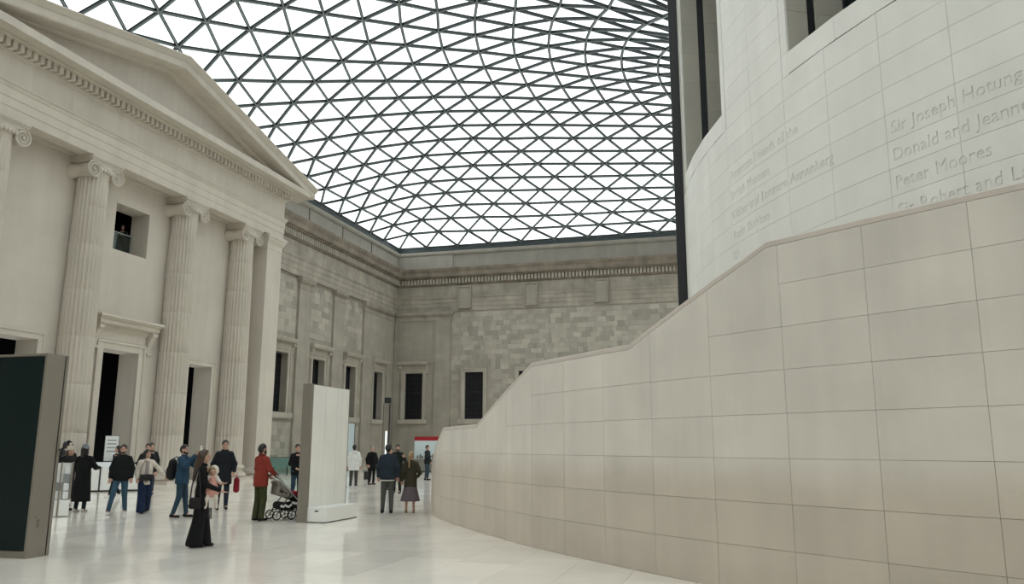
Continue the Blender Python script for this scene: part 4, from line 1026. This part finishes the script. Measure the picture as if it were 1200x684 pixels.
def person(name_label, x, y, H, face=0, head=0, pose=None, top=BLACK, toplen=.82, bulk=1., bottom=(.03, .035, .05), flare=0., shoes=(.01, .01, .01), hair='short', hairmat=None,
           skin=None, h=.022, skirt=None, beard=False, hem=None, collar=None, hat=None, group=None, legs=None, arms=None, z=0., opening=None, hood=False, topname='jacket', lean=0.):
    skin = skin or SK; hairmat = hairmat or HB; sc_ = H/1.75
    vx, vy = x, y; L = math.hypot(vx, vy); vx /= L; vy /= L
    f = math.radians(face); dx = -math.cos(f)*vx+math.sin(f)*vy; dy = -math.cos(f)*vy-math.sin(f)*vx
    t = thing('person', name_label, 'person', (x, y, z), math.atan2(dy, dx)-PI/2, group)
    A = {'L': [(-.245, -.03, 1.16), (-.25, .06, .92)], 'R': [(.245, -.03, 1.16), (.25, .06, .92)]}
    if arms: A.update(arms)
    G_ = {'L': [(-.10, .02, .50), (-.11, -.03, .085), 0], 'R': [(.10, .02, .50), (.11, -.03, .085), 0]}
    if legs == 'walk': G_ = {'L': [(-.09, .12, .52), (-.09, .22, .10), 0], 'R': [(.10, .0, .50), (.10, -.24, .12), 0]}
    elif legs == 'walk2': G_ = {'L': [(-.10, .0, .50), (-.10, -.20, .11), 0], 'R': [(.09, .10, .52), (.09, .18, .09), 0]}
    elif legs: G_.update(legs)
    hy = math.radians(head); ch, sh_ = math.cos(hy), math.sin(hy)
    def hp(px, py, pz): return V3(px*ch+py*sh_, -px*sh_+py*ch+lean, pz)   # head turns clockwise seen from above for positive angles
    shl = {s: V3(.158 if s == 'R' else -.158, lean, 1.40) for s in 'LR'}
    hip = {s: V3(.085 if s == 'R' else -.085, 0, .92) for s in 'LR'}
    # one continuous body
    B = [(V3(0, 0, .95), V3(0, lean*.6, 1.2), .115, .10, 1.15, .8, 1), (V3(0, lean*.6, 1.2), V3(0, lean, 1.38), .11, .115, 1.25, .8, 1), (V3(-.13, lean, 1.40), V3(.13, lean, 1.40), .045, .045), (V3(0, lean-.01, 1.42), hp(0, .0, 1.56), .056, .052)]
    B += [(hp(0, -.015, 1.655), hp(0, .01, 1.65), .082, .080, .92, 1., 1.1), (hp(0, .02, 1.60), hp(0, .045, 1.555), .062, .040), (hp(0, .088, 1.635), hp(0, .103, 1.606), .009, .014)]
    for s_ in (-1, 1): B += [(hp(s_*.076, -.005, 1.64), hp(s_*.078, -.005, 1.605), .015, .009), (hp(s_*.035, .058, 1.585), hp(s_*.02, .07, 1.57), .02, .02)]
    for s in 'LR':
        e, w_ = V3(*A[s][0]), V3(*A[s][1]); B += [(shl[s], e, .042, .036), (e, w_, .036, .025)]; B += [(w_, w_+(w_-e)/np.linalg.norm(w_-e)*.06, .025, .03)]
        k_, a_ = V3(*G_[s][0]), V3(*G_[s][1]); B += [(hip[s], k_, .075, .05), (k_, a_, .05, .034), (a_, a_+V3(0, .10, -.045), .035, .03)]
    sets = [iso(B, h, .025)]
    for s in 'LR':
        e, w_ = V3(*A[s][0]), V3(*A[s][1])
        sets.append(iso(hand(w_, w_-e, 1 if s == 'L' else -1), .0085 if h < .025 else .011, .008))
    meshit('body', sets, skin, t, sc_)
    if abs((face+head+180) % 360-180) < 115:
        for s_ in (-1, 1):
            e_ = meshit('eye', [iso([(hp(s_*.03, .078, 1.642), hp(s_*.036, .076, 1.642), .0085, .0085)], .006, .004)], 'eye', t, sc_)
            meshit('eyebrow', [iso([(hp(s_*.018, .083, 1.663), hp(s_*.046, .074, 1.662), .0045, .004)], .005, .003)], hairmat, t, sc_)
        meshit('mouth', [iso([(hp(-.018, .081, 1.575), hp(.018, .081, 1.575), .0055, .0055)], .005, .003)], 'lip', t, sc_)
    # clothing
    b_ = bulk
    T = [(V3(0, 0, max(toplen+.06, .98)), V3(0, lean*.6, 1.2), .135*b_, .135*b_, 1.2, .82, 1), (V3(0, lean*.6, 1.2), V3(0, lean, 1.33), .13*b_, .122*b_, 1.25, .82, 1), (V3(0, lean, 1.455), V3(.135, lean, 1.40), .058, .062*b_), (V3(0, lean, 1.455), V3(-.135, lean, 1.40), .058, .062*b_), (V3(0, lean-.01, 1.42), V3(0, lean-.005, 1.475), .075, .062)]
    if toplen < .9: T += [(V3(0, -.005, 1.0), V3(0, -.005, toplen), .15*b_, (.155+.07*max(0, .8-toplen))*b_, 1.15, .85, 1)]
    for s in 'LR':
        e, w_ = V3(*A[s][0]), V3(*A[s][1]); T += [(shl[s], e, .066*b_, .055*b_), (e, w_-(w_-e)*.04, .055*b_, .042*b_)]
    cz = toplen-.02
    cuts = [lambda G, cz=cz: np.where(np.hypot(G[:, 0], G[:, 1]*.9) < .235, (cz-G[:, 2]), -1)]
    if toplen < .6: cuts = [lambda G, cz=cz: (cz-G[:, 2])]
    tp = meshit(topname, [iso(T, h, .035, cuts)], cloth(top), t, sc_)
    if hood: meshit('hood', [iso([(V3(-.05, lean-.07, 1.46), V3(.05, lean-.07, 1.46), .055, .055), (V3(-.07, lean-.03, 1.47), V3(-.05, lean+.03, 1.45), .035, .03), (V3(.07, lean-.03, 1.47), V3(.05, lean+.03, 1.45), .035, .03)], h*.8, .03)], cloth(top), tp, sc_)
    if collar: meshit('collar', [iso([(V3(-.055, lean+.03, 1.49), V3(.055, lean+.03, 1.49), .034, .034), (V3(-.05, lean-.04, 1.50), V3(.05, lean-.04, 1.50), .034, .034)], h*.8, .03)], cloth(collar), tp, sc_)
    if opening: meshit('open_front', [iso([(V3(0, .115, 1.40), V3(0, .135*b_, toplen+.1), .045, .06, 1, .5, 1)], h*.8, .02)], cloth(opening), tp, sc_)
    if hem: meshit('shirt_hem', [iso([(V3(0, 0, toplen+.05), V3(0, 0, toplen-.03), .137*b_, .137*b_, 1.2, .85, 1)], h*.8, .02, [lambda G: np.maximum(toplen-.05-G[:, 2], G[:, 2]-toplen-.03)])], cloth(hem), tp, sc_)
    if skirt:
        sz0, scol = skirt; S = [(V3(0, 0, .95), V3(0, 0, sz0+.05), .14, .26, 1.05, .8, 1)]
        for a in range(12): th = a*PI/6; S.append((V3(.12*math.cos(th), .10*math.sin(th), .85), V3(.25*math.cos(th), .2*math.sin(th), sz0+.02), .02, .035))
        meshit('skirt', [iso(S, h, .02, [lambda G, q=sz0: q-G[:, 2]])], cloth(scol), t, sc_)
    else:
        Tr = [(V3(-.06, 0, .93), V3(.06, 0, .93), .125, .125, 1, .9, 1)]
        for s in 'LR':
            k_, a_ = V3(*G_[s][0]), V3(*G_[s][1]); Tr += [(hip[s], k_, .094+flare*.02, .068+flare*.04), (k_, a_, .068+flare*.04, .052+flare*.09)]
        meshit('trousers', [iso(Tr, h, .025, [lambda G: .035-G[:, 2]])], cloth(bottom), t, sc_)
    for s in 'LR':
        a_ = V3(*G_[s][1]); tz = max(.035, a_[2]-.05)
        meshit('shoe', [iso([(V3(a_[0], a_[1]-.045, tz+.005), V3(a_[0], a_[1]+.15, tz-.002), .043, .04, .95, 1, .85), (V3(a_[0], a_[1]-.03, tz+.03), V3(a_[0], a_[1]+.01, tz+.045), .042, .042)], .014, .02, [lambda G: .002-G[:, 2]])], cloth(shoes, .5), t, sc_)
    # hair and hats
    cap = [(hp(0, -.028, 1.655), hp(0, -.002, 1.675), .090, .087, .93, 1, 1.12), (hp(0, -.06, 1.62), hp(0, -.045, 1.57), .062, .045)]; face_cut = (hp(0, .105, 1.55), hp(0, .112, 1.665), .088, .068)
    if hair == 'bald': meshit('hair', [iso([(hp(-.06, -.06, 1.62), hp(.06, -.06, 1.62), .045, .045)], .014, .02)], hairmat, t, sc_)
    elif hair == 'short': meshit('hair', [iso(cap, .012, .02, [face_cut])], hairmat, t, sc_)
    elif hair == 'long':
        Hh = cap+[(hp(0, -.07, 1.66), hp(0, -.13, 1.45), .085, .08, 1.1, .7, 1), (hp(0, -.13, 1.45), hp(-.02, -.17, 1.22), .08, .05, 1.3, .6, 1), (hp(-.07, -.01, 1.64), hp(-.085, -.06, 1.42), .035, .04), (hp(.07, -.01, 1.64), hp(.085, -.06, 1.42), .035, .04)]
        meshit('hair', [iso(Hh, .013, .02, [face_cut])], hairmat, t, sc_)
    elif hair == 'bob': meshit('hair', [iso(cap+[(hp(-.07, -.02, 1.65), hp(-.08, -.02, 1.52), .035, .035), (hp(.07, -.02, 1.65), hp(.08, -.02, 1.52), .035, .035), (hp(0, -.07, 1.65), hp(0, -.08, 1.50), .07, .06)], .013, .02, [face_cut])], hairmat, t, sc_)
    elif hair == 'ponytail': meshit('hair', [iso(cap+[(hp(0, -.10, 1.68), hp(0, -.14, 1.62), .035, .035), (hp(0, -.14, 1.62), hp(0, -.15, 1.30), .035, .018)], .012, .015, [face_cut, lambda G: np.where(G[:, 1] > -.08, 1.58-G[:, 2], -1)])], hairmat, t, sc_)
    if beard: meshit('beard', [iso([(hp(-.05, .035, 1.575), hp(0, .07, 1.55), .028, .032), (hp(.05, .035, 1.575), hp(0, .07, 1.55), .028, .032)], .012, .02)], hairmat, t, sc_)
    if hat:
        sty, hc = hat; Hh = [(hp(0, -.015, 1.685), hp(0, -.03, 1.725), .100, .085)]
        bn_ = meshit('beanie', [iso(Hh, .012, .02, [lambda G: 1.675-G[:, 2]])], cloth(hc), t, sc_)
        meshit('turned_up_brim', [iso([(hp(0, -.012, 1.675), hp(0, -.012, 1.70), .103, .103, 1, 1, .8)], .012, .02, [lambda G: np.maximum(1.665-G[:, 2], G[:, 2]-1.71)])], cloth(hc), bn_, sc_)
        if sty == 'pompom': meshit('pompom', [iso([(hp(0, -.03, 1.83), hp(0, -.03, 1.84), .04, .04)], .012, .02)], cloth(hc), bn_, sc_)
    return t
def world_at(t, px, py, pz, sc_=1.):
    c_, s_ = math.cos(t.rotation_euler.z), math.sin(t.rotation_euler.z); return (t.location.x+(px*c_-py*s_)*sc_, t.location.y+(px*s_+py*c_)*sc_, t.location.z+pz*sc_)
JEAN = (.045, .085, .14)
FARH = .032
# woman carrying the baby
pw = person('woman in black leather jacket and wide trousers carrying a baby', -8.99, 12.34, 1.62, 88, 12, top=BLACK, toplen=.78, bulk=.95, bottom=(.008, .008, .01), flare=1., hair='long', hairmat=HBR, h=.018,
            arms={'L': [(-.25, .05, 1.16), (-.08, .30, 1.14)], 'R': [(.25, .06, 1.13), (.12, .31, 1.02)]}, legs={'L': [(-.09, .05, .50), (-.10, .08, .085), 0], 'R': [(.10, -.02, .50), (.10, -.08, .085), 0]})
# baby
PINK = (.62, .33, .28); CREAM = (.66, .60, .54)
s62 = 1.62/1.75
bx0, by0, bz0 = world_at(pw, .06, .17, 0, s62)
ba = thing('baby', 'baby in a pink dress and white hooded cardigan held by the woman', 'person', (bx0, by0, 0), math.atan2(-by0, -bx0)-PI/2)
ba.location.z = -.05
meshit('body', [iso([(V3(0, 0, 1.05), V3(0, 0, 1.18), .065, .06), (V3(0, .0, 1.18), V3(0, .01, 1.27), .035, .035), (V3(0, 0, 1.315), V3(0, .012, 1.30), .066, .06), (V3(0, .072, 1.30), V3(0, .078, 1.295), .009, .01), (V3(-.06, 0, 1.18), V3(-.12, .06, 1.12), .028, .022), (V3(.06, 0, 1.18), V3(.13, .05, 1.14), .028, .022), (V3(-.12, .06, 1.12), V3(-.13, .09, 1.10), .02, .018), (V3(.13, .05, 1.14), V3(.16, .08, 1.15), .02, .018)], .013, .02)]
       + [iso([(V3(sx_*.155-.01*0, .095, 1.145-.02*(sx_ < 0)), V3(sx_*(.165+.004*q), .105+.004*q, 1.15+.012*q-.04*(sx_ < 0)), .006, .005) for q in range(-2, 3)], .006, .005) for sx_ in (-1, 1)], SK, ba)
meshit('dress', [iso([(V3(0, 0, 1.17), V3(0, .01, .98), .075, .105), (V3(-.05, .0, 1.0), V3(-.06, .04, .95), .07, .06), (V3(.05, .0, 1.0), V3(.06, .04, .95), .07, .06)], .014, .02)], cloth(PINK), ba)
meshit('cardigan', [iso([(V3(-.06, 0, 1.2), V3(-.12, .05, 1.125), .04, .032), (V3(.06, 0, 1.2), V3(.13, .045, 1.145), .04, .032), (V3(-.05, 0, 1.21), V3(.05, 0, 1.21), .045, .045)], .013, .02)], cloth(CREAM), ba)
meshit('hood', [iso([(V3(-.015, -.025, 1.32), V3(-.015, -.02, 1.34), .083, .078)], .012, .02, [(V3(.02, .09, 1.31), V3(.03, .05, 1.32), .075, .07)])], cloth(CREAM), ba)
meshit('hair', [iso([(V3(.01, -.005, 1.335), V3(.01, .005, 1.345), .068, .06)], .01, .02, [(V3(0, .09, 1.29), V3(0, .08, 1.31), .06, .05)])], HBL, ba)
for sx_ in (-1, 1):
    meshit('legging', [iso([(V3(sx_*.05, .03, .98), V3(sx_*.075, .08, .86), .042, .034), (V3(sx_*.075, .08, .86), V3(sx_*.085, .05, .74), .034, .026), (V3(sx_*.085, .05, .74), V3(sx_*.09, .09, .71), .026, .022)], .012, .02)], cloth(CREAM), ba)
    meshit('eye', [iso([(V3(sx_*.022, .062, 1.312), V3(sx_*.026, .061, 1.312), .007, .007)], .005, .004)], 'eye', ba)
# bag hanging at the woman's hip
hb = thing('shoulder_bag', 'black bag hanging at the hip of the woman with the baby', 'bag', world_at(pw, .25, -.10, 0, s62), pw.rotation_euler.z)
meshit('bag_body', [iso([(V3(0, -.05, .78), V3(0, .05, .78), .05, .05, .6, 1, 1.2), (V3(0, -.05, .70), V3(0, .05, .70), .055, .055, .6, 1, 1)], .014, .02)], cloth((.015, .013, .015), .6), hb)
for s_ in (-1, 1): mb = MB(); mb.tube([(0, s_*.08, .78), (-.025, s_*.07, 1.0), (-.085, s_*.04, 1.2), (-.13, .01, 1.33)], .012, 6); obj('strap', mb, 'pen', hb)
mb = MB()
for q in range(5): mb.tube([(-.02, .22+.012*q, .66), (-.02, .22+.016*q, .48)], .006, 5)
obj('tassel', mb, 'pen', hb)
# man with the stroller
rm = person('man in rust red jacket and olive trousers pushing a stroller', -10.84, 17.04, 1.74, 128, 10, top=(.22, .035, .025), toplen=.80, bulk=1.12, bottom=(.045, .052, .022), flare=.25, hair='short', beard=True, h=.02, collar=(.16, .025, .02),
            arms={'L': [(-.24, .05, 1.17), (-.14, .30, 1.0)], 'R': [(.25, .05, 1.17), (.18, .32, 1.0)]})
# stroller
sx0, sy0 = -10.45, 17.56
vv = Vector((sx0, sy0, 0)).normalized(); rr_ = Vector((vv.y, -vv.x, 0)); hd_ = (rr_*.93+vv*.37).normalized()
so = thing('stroller', 'grey and red pushchair with black and white basket', 'stroller', (sx0, sy0, 0), math.atan2(hd_.y, hd_.x))
M['alu'] = pmat('satin_aluminium', (.45, .45, .44), .35, metal=.7)
for sy_ in (-.22, .22):
    mb = MB(); mb.tube([(-.38, sy_, 1.02), (-.30, sy_, .97), (.02, sy_, .62), (.36, sy_, .28), (.42, sy_, .14)], .016, 8); fr_ = obj('frame_tube', mb, 'alu', so, True)
    mb = MB(); mb.tube([(.02, sy_, .60), (-.22, sy_, .30), (-.30, sy_, .12)], .014, 8); mb.tube([(-.25, sy_, .22), (.34, sy_, .24)], .012, 8); obj('frame_tube', mb, 'pen', so, True)
mb = MB(); mb.tube([(-.38, -.22, 1.02), (-.40, 0, 1.04), (-.38, .22, 1.02)], .02, 8); obj('handle', mb, 'pen', so, True)
for wx in (-.31, .05, .42):
    for sy_ in (-.22, .22):
        mb = MB(); mb.tube([(wx+.098*math.cos(a_*PI/11), sy_, .115+.098*math.sin(a_*PI/11)) for a_ in range(23)], .017, 6)
        wh = obj('wheel', mb, 'pen', so, 40)
        mb = MB(); mb.lathe([(.025, -.025), (.025, .025)], 10, (wx, sy_, .115), 'y')
        for a in range(5): th = a*2*PI/5; mb.bar((wx, sy_, .115), (wx+.085*math.cos(th), sy_, .115+.085*math.sin(th)), .02, .03, (0, 1, 0))
        obj('spokes', mb, 'alu', wh)
meshit('seat_hood', [iso([(V3(-.30, y_, .86), V3(.02, y_, .56), .045, .06) for y_ in (-.16, -.05, .05, .16)]+[(V3(-.26, y_, .84), V3(-.30, y_, .62), .05, .04) for y_ in (-.16, 0, .16)]+[(V3(-.30, y_, .62), V3(-.02, y_, .54), .035, .05) for y_ in (-.16, 0, .16)], .016, .03)], cloth((.24, .22, .19)), so)
meshit('seat', [iso([(V3(-.08, -.14, .62), V3(-.08, .14, .62), .07, .07), (V3(.16, -.14, .50), V3(.16, .14, .50), .06, .06), (V3(.0, 0, .57), V3(.18, 0, .50), .1, .08)], .018, .04)], cloth((.03, .03, .033)), so)
meshit('foot_cover', [iso([(V3(.14, -.16, .60), V3(.14, .16, .60), .06, .06), (V3(.30, -.16, .46), V3(.30, .16, .46), .09, .09), (V3(.42, -.14, .32), V3(.42, .14, .32), .06, .06)], .018, .04)], cloth((.22, .015, .025)), so)
bk_ = meshit('basket', [iso([(V3(-.18, -.16, .33), V3(-.18, .16, .33), .09, .09), (V3(.20, -.16, .33), V3(.20, .16, .33), .09, .09), (V3(-.1, -.1, .30), V3(.15, .1, .30), .1, .1)], .018, .04)], cloth((.02, .02, .02)), so)
rn = random.Random(4)
for q in range(12):
    mb = MB(); xx = -.22+.045*q; zz = .30+.10*rn.random(); mb.lathe([(.0, -.268), (.026, -.266), (.03, -.26), (.0, -.25)], 7, (xx, 0, zz), 'y'); obj('white_spot', mb, 'paper', bk_)
# the rest of the visitors
p4 = person('man in black jacket and jeans holding a paper, half hidden behind the white panel', -13.66, 23.46, 1.76, 22, 10, top=BLACK, bulk=1.05, bottom=(.02, .045, .07), arms={'L': [(-.24, .02, 1.15), (-.12, .26, 1.03)], 'R': [(.24, .02, 1.15), (.14, .27, 1.02)]})
pp = thing('leaflet', 'white leaflet held by the man behind the white panel', 'leaflet', world_at(p4, -.06, .36, .98), p4.rotation_euler.z+.2); part(pp, 'sheet', 'paper', (-.14, .14, -.003, .003, -.02, .32)); part(pp, 'print', 'print', (-.06, .04, .0031, .005, .12, .22), (-.06, .04, -.005, -.0031, .12, .22))
p5 = person('man in blue jacket raising a phone to take a picture', -13.18, 17.29, 1.72, 62, 8, top=(.022, .055, .095), bulk=1.15, bottom=(.025, .05, .075), hair='short', beard=True, h=.02, arms={'L': [(-.22, .16, 1.26), (-.07, .33, 1.53)], 'R': [(.22, .17, 1.25), (.10, .34, 1.50)]}, legs={'L': [(-.11, .05, .5), (-.12, .1, .085), 0], 'R': [(.10, 0, .5), (.12, -.12, .085), 0]})
ph = thing('phone', 'pale phone held up by the man in the blue jacket', 'phone', world_at(p5, .02, .44, 1.56), p5.rotation_euler.z); part(ph, 'case', 'white', (-.042, .042, -.006, .006, -.05, .14)); part(ph, 'camera_bump', 'pen', (-.03, .0, .006, .009, .09, .12))
bpk = thing('backpack', 'black backpack slung behind the man in the blue jacket', 'backpack', world_at(p5, 0, -.27, 0), p5.rotation_euler.z)
bm_ = meshit('bag_body', [iso([(V3(0, .0, 1.28), V3(0, -.02, 1.0), .115, .13, 1.15, .8, 1), (V3(0, -.09, 1.12), V3(0, -.09, 1.0), .08, .085, 1.3, .6, 1)], .018, .03)], cloth((.012, .012, .013), .6), bpk)

for s_ in (-1, 1): mb = MB(); mb.tube([(s_*.11, .04, 1.38), (s_*.13, .16, 1.44), (s_*.14, .32, 1.36)], .014, 6); obj('strap', mb, 'pen', bpk)
mb = MB(); mb.box(-.1, .1, -.22, -.21, 1.05, 1.06); obj('zip', mb, 'alu', bm_)
lf = thing('folded_map', 'white folded map held low by the man in the blue jacket', 'map', world_at(p5, .16, .42, 1.30), p5.rotation_euler.z+.3); part(lf, 'sheet', 'paper', (-.02, .16, -.003, .003, -.12, .06))
p6 = person('tall man in long dark coat facing the camera beside a column', -13.75, 19.75, 1.85, 8, 0, top=(.012, .014, .018), toplen=.66, bulk=1.15, bottom=(.02, .025, .04), hood=True, collar=(.012, .014, .018), arms={'L': [(-.27, .0, 1.15), (-.24, .14, .95)], 'R': [(.27, .0, 1.15), (.26, .10, .93)]})
rb = thing('red_bag', 'dark red bag carried by the tall man in the dark coat', 'bag', world_at(p6, -.36, .02, .0), p6.rotation_euler.z); meshit('bag_body', [iso([(V3(-.0, 0, .78), V3(0, 0, .52), .075, .085, 1, 1.3, 1)], .018, .02)], cloth((.20, .01, .02), .5), rb); mb = MB(); mb.tube([(0, -.05, .82), (0, 0, .98), (0, .05, .82)], .008, 6); obj('handle', mb, 'red', rb)
p7 = person('woman in cream jacket and navy wide trousers walking with a crossbody bag', -14.92, 18.1, 1.60, 12, -38, top=(.66, .60, .52), toplen=.80, bulk=1.05, bottom=(.012, .022, .055), flare=.8, hair='bob', hairmat=HB, opening=(.30, .27, .26), h=.02, arms={'L': [(-.36, -.02, 1.20), (-.52, .06, 1.0)], 'R': [(.25, -.02, 1.16), (.24, .10, .95)]}, legs='walk2')
cb_ = thing('crossbody_bag', 'black crossbody bag on the front of the woman in cream', 'bag', world_at(p7, .04, .20, 0, .914), p7.rotation_euler.z); mb = MB(); mb.box(-.16, .14, -.03, .04, .82, .98); bb_ = obj('bag_body', mb, 'pen', cb_); mb = MB(); mb.box(-.16, .14, .04, .05, .90, .98); obj('flap', mb, 'pen', bb_); mb = MB(); mb.tube([(.14, 0, .96), (.12, -.02, 1.15), (.02, -.06, 1.33)], .008, 6); obj('strap', mb, 'pen', cb_)
p9 = person('man in black hooded jacket, blue jeans and white trainers', -15.22, 17.58, 1.72, -8, 0, top=(.008, .009, .010), toplen=.86, bulk=1.15, bottom=(.035, .075, .115), shoes=(.7, .7, .7), hair='short', beard=True, skin=SK, hood=True, h=.02, legs={'R': [(.15, .10, .50), (.22, .16, .09), 0], 'L': [(-.11, .0, .50), (-.14, -.10, .09), 0]})
p8 = person('man in dark jacket standing behind the woman in cream', -17.55, 21.3, 1.76, 5, 10, top=(.014, .015, .018), h=.026)
p10 = person('woman in long black coat with white collar behind the man in jeans', -20.4, 23.3, 1.70, -60, 20, top=BLACK, toplen=.60, bulk=1.05, bottom=(.01, .01, .012), collar=(.6, .6, .58), hair='bob', shoes=(.7, .7, .7), h=.026, legs='walk')
p11 = person('man in dark jacket mostly hidden behind the man in jeans', -20.6, 25.2, 1.80, 10, 0, top=(.012, .012, .015), h=.03)
p12 = person('bald attendant in dark blue shirt behind the information desk', -24.5, 27.75, 1.75, 20, 0, top=(.02, .035, .09), hair='bald', hairmat=HG, h=.03)
p13 = person('woman in grey beanie and long black padded coat holding a paper', -16.65, 17.85, 1.70, 150, 15, top=BLACK, toplen=.30, bulk=1.15, bottom=(.01, .015, .02), shoes=(.42, .38, .33), hair='bob', hat=('plain', (.20, .22, .24)), h=.02, arms={'L': [(-.25, .05, 1.16), (-.12, .30, 1.12)], 'R': [(.27, .10, 1.17), (.22, .36, 1.16)]})
pq = thing('paper_map', 'white open map held by the woman in the grey beanie', 'map', world_at(p13, .18, .52, 1.17), p13.rotation_euler.z); o = part(pq, 'sheet', 'paper', (-.20, .02, -.1, .12, -.003, .003), (.02, .24, -.1, .12, .0, .006)); o.rotation_euler = (0, 0, 0); pq.rotation_euler.x = .9
p14 = person('woman in cream bobble hat and black coat beside the leaflet rack', -17.42, 18.15, 1.66, 60, 30, top=(.012, .011, .011), toplen=.34, bulk=1.15, bottom=(.01, .01, .012), hair='bob', hairmat=HBR, hat=('pompom', (.50, .44, .36)), h=.022, arms={'L': [(-.28, .05, 1.18), (-.12, .26, 1.18)]})
p15 = person('man in black cap half hidden behind the two women in hats', -18.7, 19.4, 1.79, 20, 0, top=(.012, .012, .014), hat=('plain', (.01, .01, .01)), h=.026)
p16 = person('visitor in white puffer coat seen from behind', -15.57, 31.3, 1.77, 176, 0, top=(.66, .67, .65), toplen=.74, bulk=1.25, bottom=(.05, .052, .045), shoes=(.6, .6, .6), hood=True, h=.026)
p17 = person('visitor in black at the edge of the white panel', -16.35, 31.9, 1.76, 100, 0, top=BLACK, h=.03)
p18 = person('visitor in black half hidden behind the white puffer coat', -16.5, 35.0, 1.72, 170, 30, top=BLACK, h=.03)
p19 = person('grey haired visitor in black coat standing near the light column', -16.3, 34.6, 1.71, 35, 0, top=BLACK, toplen=.66, bulk=1.1, bottom=(.012, .012, .014), hair='short', hairmat=HG, h=.03)
p20 = person('man in navy jacket with white shirt hem walking away', -8.94, 19.95, 1.76, 174, 12, top=(.022, .032, .045), toplen=.86, bulk=1.12, bottom=(.075, .078, .072), shoes=(.012, .012, .012), hem=(.6, .6, .58), hair='short', h=.018)
p21 = person('fair haired woman in olive coat and pleated skirt walking away', -8.42, 20.25, 1.56, 178, 20, top=(.040, .036, .022), toplen=.70, bulk=1.05, hair='ponytail', hairmat=HBL, skirt=(.33, (.12, .095, .11)), shoes=(.30, .22, .15), h=.018, arms={'R': [(.27, .02, 1.14), (.20, .22, 1.02)]})
p22 = person('bearded man in black jacket facing the camera behind the couple', -12.35, 28.4, 1.77, -12, -10, top=(.012, .018, .014), toplen=.84, bulk=1.12, bottom=(.012, .013, .014), beard=True, h=.024, arms={'L': [(-.30, .10, 1.18), (-.30, .30, 1.30)]})
p23 = person('short haired visitor hidden behind the man in the navy jacket', -13.6, 30.6, 1.62, 15, 0, top=(.02, .02, .022), h=.03)
p24 = person('man in dark jacket and jeans in front of the red headed board', -15.85, 40.3, 1.78, 60, 10, top=(.015, .02, .022), toplen=.84, bulk=1.1, bottom=(.04, .06, .08), h=.03, arms={'R': [(.27, .10, 1.16), (.2, .32, 1.2)]})
# visitors at the upper window of the portico
p25 = person('visitor in black leaning on the rail of the upper portico window', -27.42, 30.32, 1.72, -15, 0, top=(.01, .01, .012), h=.03, z=10.15, lean=.05, arms={'L': [(-.26, .12, 1.2), (-.10, .32, 1.18)], 'R': [(.26, .12, 1.2), (.12, .32, 1.18)]})
p26 = person('shorter visitor beside the rail of the upper portico window', -27.75, 29.75, 1.66, -10, 0, top=(.01, .01, .012), h=.03, z=10.15)
